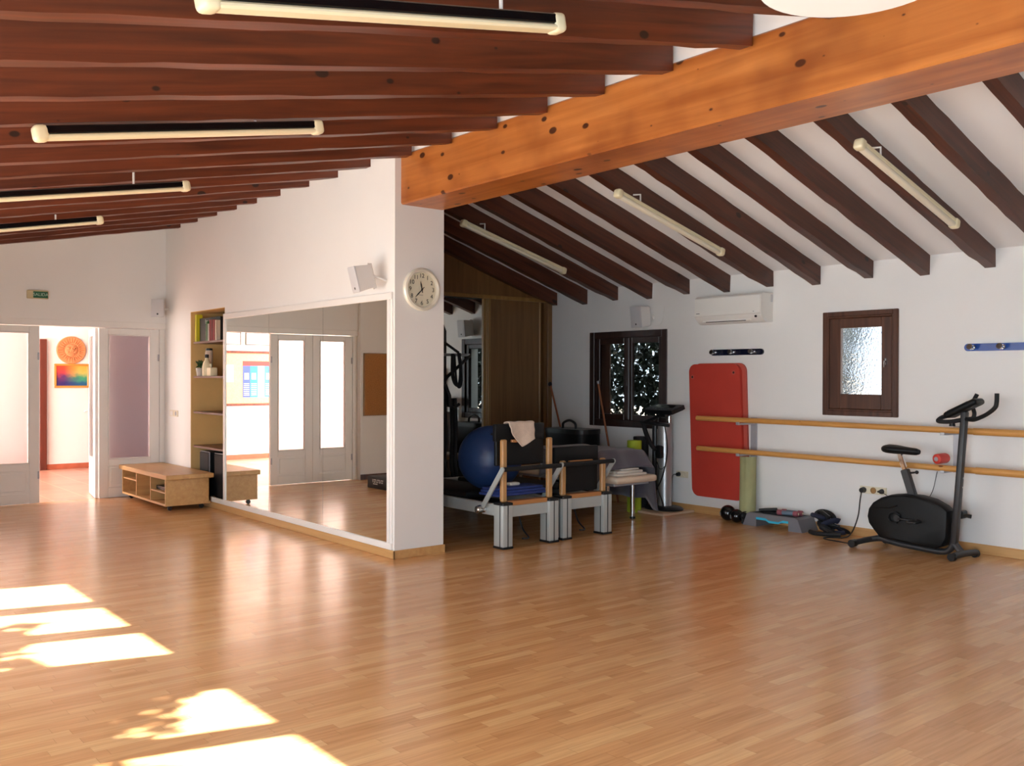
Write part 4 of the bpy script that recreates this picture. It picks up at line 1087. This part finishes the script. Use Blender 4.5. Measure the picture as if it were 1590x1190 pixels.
X = Matrix.Translation((-4.275, yc, .49)) @ Matrix.Rotation(math.atan2(-.085, .25), 4, 'Y')
stb = MB().box((-.036, -.026, 0), (.036, .026, .255), .008, X).build('seat_tube', M['dark_grey'], t)
MB().box((-.022, -.018, .2), (.022, .018, .41), .006, X).build('seat_post', M['chrome'], t)
MB().cyl((-4.325, yc, .70), (-4.255, yc, .712), .009).sphere((-4.245, yc, .714), .017, seg=14).build('knob', M['black'], stb)
st = MB(); vs, fs = [], []
secs = [(-4.555, .03, .91, .014), (-4.545, .075, .912, .028), (-4.51, .11, .914, .034), (-4.45, .118, .912, .034), (-4.38, .085, .908, .03), (-4.31, .055, .903, .028), (-4.25, .042, .90, .026), (-4.225, .03, .898, .018)]
m_ = 18
for x, w_, z, h in secs:
    for k in range(m_):
        a_ = 2 * math.pi * k / m_
        vs.append((x, yc + w_ * math.cos(a_), z + 1.35 * h * (math.sin(a_) if math.sin(a_) < 0 else .75 * math.sin(a_))))
for j in range(len(secs) - 1):
    for k in range(m_): fs.append((j * m_ + k, j * m_ + (k + 1) % m_, (j + 1) * m_ + (k + 1) % m_, (j + 1) * m_ + k))
fs += [list(range(m_))[::-1], list(range((len(secs) - 1) * m_, len(secs) * m_))]
st.add(vs, fs).build('seat', M['black_vinyl'], t, 'black saddle', angle=60)
# console and handlebar
X = Matrix.Translation((-3.825, yc - .01, 1.295)) @ Matrix.Rotation(R(-27), 4, 'Y')
cn = MB().box((-.155, -.09, -.028), (.155, .09, .03), .026, X, seg=3).build('console', M['bike_body'], t)
MB().box((-.12, -.06, .029), (.08, .06, .033), .004, X).build('screen', M['black_gloss'], cn)
MB().tube([(-3.80, yc - .02, 1.205), (-3.72, yc - .06, 1.203), (-3.625, yc - .12, 1.232), (-3.545, yc - .17, 1.268), (-3.488, yc - .185, 1.315), (-3.476, yc - .185, 1.36), (-3.474, yc - .185, 1.43)], .0175, 12, smooth=5).build('handlebar', M['black_matte'], t)
MB().tube([(-3.80, yc + .02, 1.205), (-3.80, yc + .10, 1.21), (-3.82, yc + .17, 1.25), (-3.85, yc + .20, 1.33), (-3.815, yc + .21, 1.415)], .0175, 12, smooth=5).build('handlebar', M['black_matte'], t)
MB().tube([(-3.845, yc - .03, 1.195), (-3.93, yc - .04, 1.178), (-4.01, yc - .06, 1.178), (-4.035, yc - .03, 1.19), (-4.02, yc + .03, 1.215), (-3.93, yc + .06, 1.24)], .019, 12, smooth=5).build('front_grip', M['black_matte'], t)
MB().cyl((-3.915, yc - .03, 1.18), (-3.915, yc - .03, 1.14), .02, .026).build('tension_knob', M['black'], t)
# crank and pedals
MB().cyl((-4.37, yc - .086, .30), (-4.37, yc - .115, .30), .03).box((-4.37, yc - .115, .285), (-4.18, yc - .10, .308), .006).build('crank', M['black'], t)
MB().cyl((-4.18, yc - .10, .297), (-4.18, yc - .135, .297), .014).box((-4.22, yc - .235, .285), (-4.13, yc - .13, .305), .006).build('pedal', M['black'], t)
MB().tube([(-4.46, yc - .10, .29), (-4.44, yc - .105, .335), (-4.39, yc - .108, .352), (-4.345, yc - .105, .33)], .008, 6, smooth=4).tube([(-4.46, yc - .10, .29), (-4.43, yc - .105, .262), (-4.37, yc - .108, .258)], .008, 6, smooth=4).build('toe_strap', M['black_matte'], t)
MB().box((-4.37, yc + .10, .30), (-3.92, yc + .115, .322), .006).build('crank', M['black'], t)
MB().box((-3.965, yc + .13, .325), (-3.90, yc + .23, .395), .01).tube([(-3.94, yc + .14, .34), (-3.885, yc + .18, .352), (-3.855, yc + .2, .345)], .018, 8).build('pedal', M['black'], t)

# ------------------------------------------------------------------ pilates reformers
def reformer(y0, y1, x1, x0, pad_top, post_top, label, bar_dx):
    t = thing('pilates_reformer', ((x0 + x1) / 2, (y0 + y1) / 2, 0), label, 'pilates reformer', 'pilates reformers')
    for x in (x1, x0 + .14):
        for ya in (y0, y1 - .115):
            l = MB().box((x - .14, ya, .018), (x, ya + .115, .395), .01, seg=2).build('leg', M['alu'], t)
            MB().box((x - .144, ya - .004, 0), (x + .004, ya + .119, .02), .004).build('foot', M['black'], l)
            MB().box((x - .142, ya - .002, .393), (x + .002, ya + .117, .418), .006).build('leg_cap', M['black'], l)
            MB().box((x - .001, ya + .052, .02), (x + .0015, ya + .062, .393)).build('groove', M['black'], l)
            MB().box((x - .05, ya - .0015, .02), (x - .04, ya + .002, .393)).build('groove', M['black'], l)
    for ya in (y0 + .025, y1 - .075):
        MB().box((x0, ya, .285), (x1 - .13, ya + .05, .392), .006).build('side_rail', M['alu'], t)
    for x in (x1 - .12, x0 + .02):
        MB().box((x, y0 + .11, .28), (x + .09, y1 - .11, .385), .006).build('end_beam', M['alu'], t)
    MB().box((x1 - .12, y0 + .115, .385), (x1 - .03, y1 - .115, .425), .004).build('end_board', M['pine_y'], t)
    MB().box((x0 + .1, y0 + .08, .30), (x1 - .13, y1 - .08, .33)).build('bed', M['black_matte'], t)
    MB().box((x0 + .55, y0 + .06, .395), (x0 + 1.75, y1 - .06, .455), .02, seg=2).build('carriage', M['black_vinyl'], t)
    for ya in (y0 + .035, y1 - .085):
        MB().box((x1 - .10, ya, .418), (x1 - .055, ya + .058, post_top), .01).build('post', M['pine_z'], t)
    w0, w1 = (y0 + .16, y0 + .28) if pad_top > 1 else (y0 + .15, y1 - .19)
    MB().box((x1 - .10, w0, post_top - .03), (x1 - .07, w1, post_top - .004), .005).build('cross_rail', M['pine_y'], t)
    pz = .745 if pad_top > 1 else .44
    MB().box((x1 - .148, y0 - .012, max(pz, pad_top - .16)), (x1 - .096, y1 - .095, pad_top), .012, seg=2).build('head_pad', M['black_vinyl'], t)
    MB().box((x1 - .14, y0 - .002 if pad_top > 1 else y0 + .06, pz), (x1 - .102, y1 - .10, pad_top - .03), .008).build('jump_board', M['black_vinyl'], t)
    # foot bar and its arms
    bx, bz = x1 + bar_dx, .722
    MB().cyl((bx, y0 - .02, bz), (bx, y1 + .03, bz), .021).build('foot_bar', M['black_matte'], t)
    for ya in (y0 - .018, y1 + .02):
        p0, p1 = Vector((x1 - .30, ya, .335)), Vector((bx, ya, bz))
        d = (p1 - p0).normalized(); n_ = Vector((-d.z, 0, d.x))
        mb = MB(); q = []
        for c_, s_ in ((p0, -1), (p1, 1)):
            for k in range(9):
                a_ = math.pi * (k / 8 - .5)
                q.append(c_ + d * s_ * .024 * math.cos(a_) + n_ * s_ * .024 * math.sin(a_))
        vs = [v + Vector((0, -.007, 0)) for v in q] + [v + Vector((0, .007, 0)) for v in q]; n = len(q)
        mb.add(vs, [list(range(n)), list(range(n, 2 * n))[::-1]] + [(i, (i + 1) % n, n + (i + 1) % n, n + i) for i in range(n)])
        mb.cyl(p1 + Vector((0, -.012, 0)), p1 + Vector((0, .012, 0)), .012)
        mb.build('bar_arm', M['alu'], t)
        s_ = -1 if ya < y0 else 1
        if ya < y0 and pad_top > 1:
            MB().cyl(p0 + Vector((0, -s_ * .04, 0)), p0 + Vector((0, s_ * .012, 0)), .03).cyl(p0 + Vector((0, s_ * .012, 0)), p0 + Vector((0, s_ * .05, 0)), .042, .036).cyl(p0 + Vector((0, s_ * .05, 0)), p0 + Vector((0, s_ * .058, 0)), .03, .02).build('pivot_knob', M['steel'], t)
        else:
            MB().cyl(p0 + Vector((0, -s_ * .04, 0)), p0 + Vector((0, s_ * .01, 0)), .028).build('pivot_knob', M['steel'], t)
    MB().tube([(x1 - .30, (y0 + y1) / 2 + .08, .285), (x1 - .25, (y0 + y1) / 2 + .1, .12), (x1 - .1, (y0 + y1) / 2 + .05, .06), (x1 - .02, (y0 + y1) / 2 - .09, .075)], .008, 8, smooth=5).build('cord', M['black'], t)
    return t
reformer(5.255, 5.925, -6.61, -9.0, 1.125, .985, 'pilates reformer with beige towel on its tall jump board, next to the pillar', .01)
reformer(6.01, 6.665, -6.645, -9.0, .88, .75, 'lower pilates reformer between the towelled one and the massage bench', .0)

# towel over the first jump board
def towel(u, v):
    drop = .11 + (.115 * u / .42 if u < .42 else .115 - .07 * (u - .42) / .58)
    y = 5.39 + .30 * u
    if v < .3:
        k = v / .3; x = -6.768; z = 1.03 + .106 * k
    elif v < .42:
        k = (v - .3) / .12; x = -6.768 + .068 * k; z = 1.136 + .006 * math.sin(math.pi * k)
    else:
        k = (v - .42) / .58; x = -6.70 + .04 * k + .006 * math.sin(u * 8 + k * 3) * k; z = 1.136 - drop * k
        y += .03 * k * (.42 - u)
    return Vector((x, y + .003 * math.sin(v * 20), z + .003 * math.sin(u * 15) * (1 - v)))
tag(MB().grid(towel, 22, 30).build('towel', M['towel'], solid=.007, angle=60), 'small beige towel hanging over the tall black jump board', 'towel')
# blue mat and exercise ball on the first reformer
t = thing('folded_mat', (-6.88, 5.6, .455), 'folded royal blue mat on the reformer carriage in front of the ball', 'mat')
MB().box((-7.02, 5.29, .457), (-6.74, 5.89, .482), .01, seg=2).box((-7.01, 5.30, .482), (-6.75, 5.88, .508), .01, seg=2).box((-7.0, 5.31, .508), (-6.77, 5.87, .53), .01, seg=2).build('foam', M['blue_mat'], t)
tag(MB().box((-6.96, 5.56, .53), (-6.88, 5.68, .556), .01).build('white_block', M['towel_white']), 'small pale folded cloth on the blue mat', 'cloth')
t = thing('exercise_ball', (-7.25, 5.6, .455), 'big dark blue exercise ball on the reformer behind the jump board', 'exercise ball')
bb = MB()
prof = []
for k in range(41):
    a_ = -math.pi / 2 + math.pi * k / 40
    r_ = .312 * (1 + .0035 * math.cos(a_ * 26))
    prof.append((max(.001, r_ * math.cos(a_)), r_ * math.sin(a_)))
X = Matrix.Translation((-7.25, 5.6, .768)) @ Matrix.Rotation(R(35), 4, 'Y') @ Matrix.Rotation(R(20), 4, 'X')
bb.lathe(prof, X, 56).build('ball', M['blue_ball'], t)
MB().cyl(X @ Vector((0, 0, .306)), X @ Vector((0, 0, .316)), .016).build('valve', M['black'], t)

# ------------------------------------------------------------------ training tower behind the pillar
t = thing('training_tower', (-9.3, 6.0, 0), 'black steel pull tower with hanging strap loops before the wardrobe mirror', 'training tower')
MB().tube([(-9.25, 6.45, .0), (-9.25, 6.45, 2.10), (-9.25, 6.42, 2.165), (-9.25, 6.36, 2.185), (-9.25, 5.45, 2.185), (-9.25, 5.39, 2.165), (-9.25, 5.36, 2.10), (-9.25, 5.36, .0)], .026, 12).build('frame', M['black'], t)
MB().tube([(-9.22, 5.3, 1.82), (-9.22, 6.80, 1.82)], .017, 10).build('cross_bar', M['galv'], t)
MB().tube([(-9.21, 6.80, 1.81), (-9.21, 6.46, 1.55), (-9.22, 6.40, 1.47)], .02, 10).build('brace', M['black'], t)
MB().tube([(-9.2, 6.2, 2.06), (-9.18, 6.40, 1.965), (-9.18, 6.61, 1.845)], .017, 8).build('spring_arm', M['black'], t)
MB().tube([(-9.16, 6.51, 1.83), (-9.15, 6.50, 1.6), (-9.15, 6.53, 1.49), (-9.15, 6.575, 1.455), (-9.15, 6.61, 1.50), (-9.15, 6.62, 1.65), (-9.16, 6.60, 1.84)], .022, 8, smooth=5).build('strap_loop', M['black_matte'], t)
MB().tube([(-9.17, 6.54, 1.82), (-9.13, 6.53, 1.62), (-9.13, 6.55, 1.47), (-9.13, 6.59, 1.43), (-9.13, 6.62, 1.52), (-9.16, 6.61, 1.82)], .014, 8, smooth=5).build('strap_loop', M['black_matte'], t)
MB().tube([(-9.2, 6.42, 1.46), (-9.17, 6.46, 1.33), (-9.17, 6.47, 1.2)], .03, 8).tube([(-9.17, 6.46, 1.22), (-9.15, 6.52, 1.18), (-9.15, 6.60, 1.23)], .02, 8).build('handle', M['black'], t)
for y, w_ in ((6.40, .028), (6.50, .022), (6.55, .03)):
    MB().tube([(-9.18, y, 1.3), (-9.17, y + .01, .9), (-9.16, y - .01, .55), (-9.16, y + .02, .35)], w_, 8, smooth=4).build('rope', M['black_matte'], t)
MB().box((-9.30, 6.20, .75), (-9.27, 6.41, 1.72), .01).build('back_panel', M['hall_door'], t, 'dark red panel')

# ------------------------------------------------------------------ wardrobe
t = thing('wardrobe', (-9.9, 6.6, 0), 'brown sliding wardrobe with mirrored door behind the reformers', 'wardrobe')
MB().box((-10.2, 4.79, .0), (-9.66, 8.40, .06)).box((-10.2, 4.79, .06), (-10.18, 8.40, 2.6)).box((-10.2, 8.36, .06), (-9.64, 8.40, 2.66)).build('carcass', M['ward'], t)
tp = MB().prism([(4.79, 2.58), (8.39, 2.58), (8.39, 2.70), (4.79, 3.86)], 'x', -9.66, -9.62); tp.build('top_panel', M['ward'], t)
MB().box((-9.64, 4.79, 2.56), (-9.595, 8.40, 2.61), .004).build('rail', M['ward_trim'], t)
dr = MB().box((-9.64, 7.42, .06), (-9.615, 8.275, 2.56)); dr.build('door', M['ward'], t, 'brown veneered sliding door')
MB().box((-9.645, 7.385, .06), (-9.60, 7.425, 2.56), .006).box((-9.645, 8.25, .06), (-9.60, 8.28, 2.56), .006).build('door_profile', M['ward_trim'], t)
mr = MB().box((-9.62, 6.0, .08), (-9.612, 7.30, 2.54)); mr.build('mirror_door', M['mirror'], t, 'mirrored sliding door')
MB().box((-9.64, 7.295, .06), (-9.59, 7.345, 2.56), .008).box((-9.64, 7.355, .06), (-9.60, 7.38, 2.56), .006).box((-9.64, 5.96, .06), (-9.60, 6.0, 2.56), .006).build('door_profile', M['ward_trim'], t)
MB().box((-9.64, 4.79, .08), (-9.62, 5.95, 2.56)).build('door', M['ward'], t)
MB().box((-9.66, 8.40, .0), (-9.60, 8.478, 2.60), .004).build('filler_post', M['ward'], t)

# ------------------------------------------------------------------ massage bench with blanket
t = thing('massage_bench', (-7.85, 7.33, 0), 'cream massage bench with chrome legs under a grey blanket', 'massage bench')
MB().box((-7.72, 7.05, .425), (-6.96, 7.69, .50), .035, seg=3).build('seat_pad', M['bench_vinyl'], t)
X = Matrix.Translation((-7.72, 7.37, .45)) @ Matrix.Rotation(R(26), 4, 'Y')
MB().box((-.55, -.32, -.02), (.0, .32, .055), .03, X, seg=3).build('back_pad', M['bench_vinyl'], t)
MB().box((-8.72, 7.05, .425), (-8.16, 7.69, .50), .03, seg=3).build('end_pad', M['bench_vinyl'], t)
MB().box((-8.65, 7.10, .395), (-7.05, 7.64, .425), .004).build('frame', M['galv'], t)
for x, y in ((-7.13, 7.08), (-7.22, 7.56), (-8.6, 7.1), (-8.6, 7.6)):
    lg = MB().cyl((x, y, .02), (x, y, .40), .026).build('leg', M['chrome'], t)
    MB().cyl((x, y, 0), (x, y, .022), .031).build('leg_cap', M['black'], lg)
t = thing('folded_towel', (-7.1, 7.42, .50), 'white towels folded on the end of the massage bench', 'towel')
MB().box((-7.45, 7.12, .502), (-7.02, 7.58, .526), .011, seg=2).box((-7.43, 7.16, .526), (-7.06, 7.56, .552), .012, seg=2).box((-7.40, 7.26, .552), (-7.10, 7.54, .572), .01, seg=2).build('cloth', M['towel_white'], t)
def blanket(u, v):
    # u from the raised back towards the free end, v across the bench; hangs down at both sides
    x = 0; top = .765 if u < .84 else .765 - (u - .84) / .16 * .185
    c = (v - .5) * 2
    if abs(c) < .62:
        y = 7.37 + c / .62 * .335; z = top - .012 * (c / .62) ** 2
    else:
        k = (abs(c) - .62) / .38; s = 1 if c > 0 else -1
        y = 7.37 + s * (.35 + .03 * k + .02 * math.sin(u * 16 + s))
        hang = (.34 - .05 * math.sin(u * 6)) if s < 0 else .55
        if s < 0 and u > .84: hang *= 1 - (u - .84) * 5
        z = top - .01 - hang * k
    if u < .84: x = -8.16 + .94 * u / .84
    else: x = -7.22 + (.12 + .11 * max(0, c)) * (u - .84) / .16
    return Vector((x + .012 * math.sin(v * 19), y, max(z, .1) + .006 * math.sin(u * 21 + v * 9)))
tag(MB().grid(blanket, 50, 44).build('blanket', M['blanket'], solid=.01, angle=60), 'dark grey blanket draped over the massage bench', 'blanket')
# black case on the bench
t = thing('storage_case', (-8.6, 7.93, 0), 'tall round cornered black case with handle behind the lower reformer', 'case')
pts = []
for cx_, cy_, a0 in ((-8.38, 7.98, 0), (-8.82, 7.98, 90), (-8.82, 7.88, 180), (-8.38, 7.88, 270)):
    for k in range(7):
        a_ = R(a0 + 15 * k); pts.append((cx_ + .15 * math.cos(a_), cy_ + .15 * math.sin(a_)))
MB().prism(pts, 'z', 0, .87).build('body', M['black_vinyl'], t)
ld = MB().prism([(-8.6 + (a + 8.6) * 1.02, 7.93 + (b - 7.93) * 1.02) for a, b in pts], 'z', .865, .92).build('lid', M['black'], t)
MB().tube([(-8.74, 7.9, .92), (-8.73, 7.9, .985), (-8.62, 7.9, 1.02), (-8.52, 7.9, .985), (-8.50, 7.9, .92)], .016, 8, smooth=5).build('handle', M['black'], ld)

# rollers by the window
def roll(c, r, h, mat, label, hole=True):
    t = thing('foam_roll', (c[0], c[1], 0), label, 'foam roller', 'standing foam rollers')
    X = Matrix.Translation((c[0], c[1], .0))
    MB().lathe([(r * .35, h - .01), (r * .4, h), (r * .97, h), (r, h - .01), (r, .01), (r * .97, 0), (r * .4, 0), (r * .35, .01)], X, 32).build('foam', mat, t)
roll((-7.57, 7.955), .083, .825, M['lime'], 'lime green foam roller standing behind the massage bench')
roll((-7.745, 8.25), .09, .85, M['black_matte'], 'black foam roller standing beside the silver column')

# ------------------------------------------------------------------ vibration trainer
tag(MB().box((-7.62, 7.93, 0), (-7.10, 8.46, .026), .004).build('floor_board', M['board']), 'pale board on the floor under the vibration trainer', 'board')
t = thing('vibration_trainer', (-7.40, 8.24, .026), 'vibration trainer with silver column and black console', 'fitness machine')
X = Matrix.Translation((-7.38, 8.25, .026)) @ Matrix.Scale(1.3, 4, (1, 0, 0))
MB().lathe([(.15, 0), (.19, .004), (.195, .016), (.17, .034), (.12, .042), (.02, .044)], X, 40).build('base', M['black'], t)
cl = MB().lathe([(.083, .03), (.083, .995), (.078, 1.0), (.02, 1.0)], Matrix.Translation((-7.385, 8.27, .026)), 36); cl.build('column', M['silver'], t)
MB().cyl((-7.335, 8.29, 1.02), (-7.335, 8.29, 1.13), .028).build('neck', M['chrome'], t)
MB().box((-7.505, 8.175, .08), (-7.45, 8.215, 1.0), .01).build('rear_channel', M['dark_grey'], t)
X = Matrix.Translation((-7.31, 8.17, 1.185)) @ Matrix.Rotation(R(-6), 4, 'Z') @ Matrix.Rotation(R(24), 4, 'X')
cs = MB(); cs.prism([(-.25, -.07), (.20, -.07), (.25, .05), (.25, .09), (-.20, .09), (-.28, -.03)], 'z', -.025, .025, X); cs = cs.build('console', M['black'], t)
kp = MB()
for k in range(9): kp.box((-.19 + k * .042, -.045, .025), (-.165 + k * .042, -.025, .029), 0, X)
kp.build('keypad', M['dark_grey'], cs)
MB().box((-.16, .0, .025), (.16, .07, .028), .002, X).build('screen', M['black_gloss'], cs)
MB().box((-.08, -.05, -.09), (.06, .05, -.025), .02, X).build('console_neck', M['black'], t)
MB().tube([(-7.60, 8.10, 1.03), (-7.45, 8.04, 1.03), (-7.28, 8.05, 1.02), (-7.19, 8.13, 1.005)], .018, 10, smooth=5).build('handlebar', M['black_matte'], t)
MB().tube([(-7.58, 8.11, 1.03), (-7.53, 8.10, .92), (-7.45, 8.09, .80), (-7.38, 8.10, .72)], .026, 10, smooth=5).build('handlebar', M['black_matte'], t)
MB().tube([(-7.58, 8.12, 1.03), (-7.45, 8.14, 1.08), (-7.36, 8.16, 1.12)], .02, 8).build('stay', M['black'], t)
MB().box((-7.42, 8.13, .62), (-7.325, 8.19, .77), .02, seg=2).build('control_box', M['black'], t)
MB().tube([(-7.31, 8.18, 1.0), (-7.27, 8.18, .8), (-7.27, 8.17, .62), (-7.33, 8.16, .40), (-7.40, 8.14, .25), (-7.44, 8.12, .15)], .007, 8, smooth=6).build('cable', M['black'], t)
MB().tube([(-7.40, 8.13, .63), (-7.40, 8.12, .45), (-7.36, 8.12, .28), (-7.31, 8.14, .14), (-7.315, 8.17, .07)], .007, 8, smooth=6).build('cable', M['black'], t)
MB().tube([(-7.40, 8.15, .58), (-7.34, 8.14, .50), (-7.28, 8.17, .54)], .005, 8, smooth=6).build('cable', M['black'], t)

# broom sticks leaning in the corner
t = thing('broom', (-9.3, 8.38, 0), 'broom stick with dark tip leaning against the wardrobe post', 'stick')
MB().cyl((-9.02, 8.40, .0), (-9.545, 8.40, 1.44), .013, n=12).build('shaft', M['stick'], t)
MB().sphere((-9.555, 8.40, 1.46), .028, (1, 1, 1.2), 16).build('tip', M['black'], t)
t = thing('gymnastic_stick', (-8.35, 8.38, 0), 'reddish wooden stick leaning before the dark double window', 'stick')
MB().cyl((-8.225, 8.36, 0), (-8.675, 8.44, 1.50), .013, n=12).build('shaft', M['stick'], t)
MB().cyl((-8.665, 8.438, 1.468), (-8.676, 8.44, 1.505), .0145, n=12).build('tip', M['galv'], t)
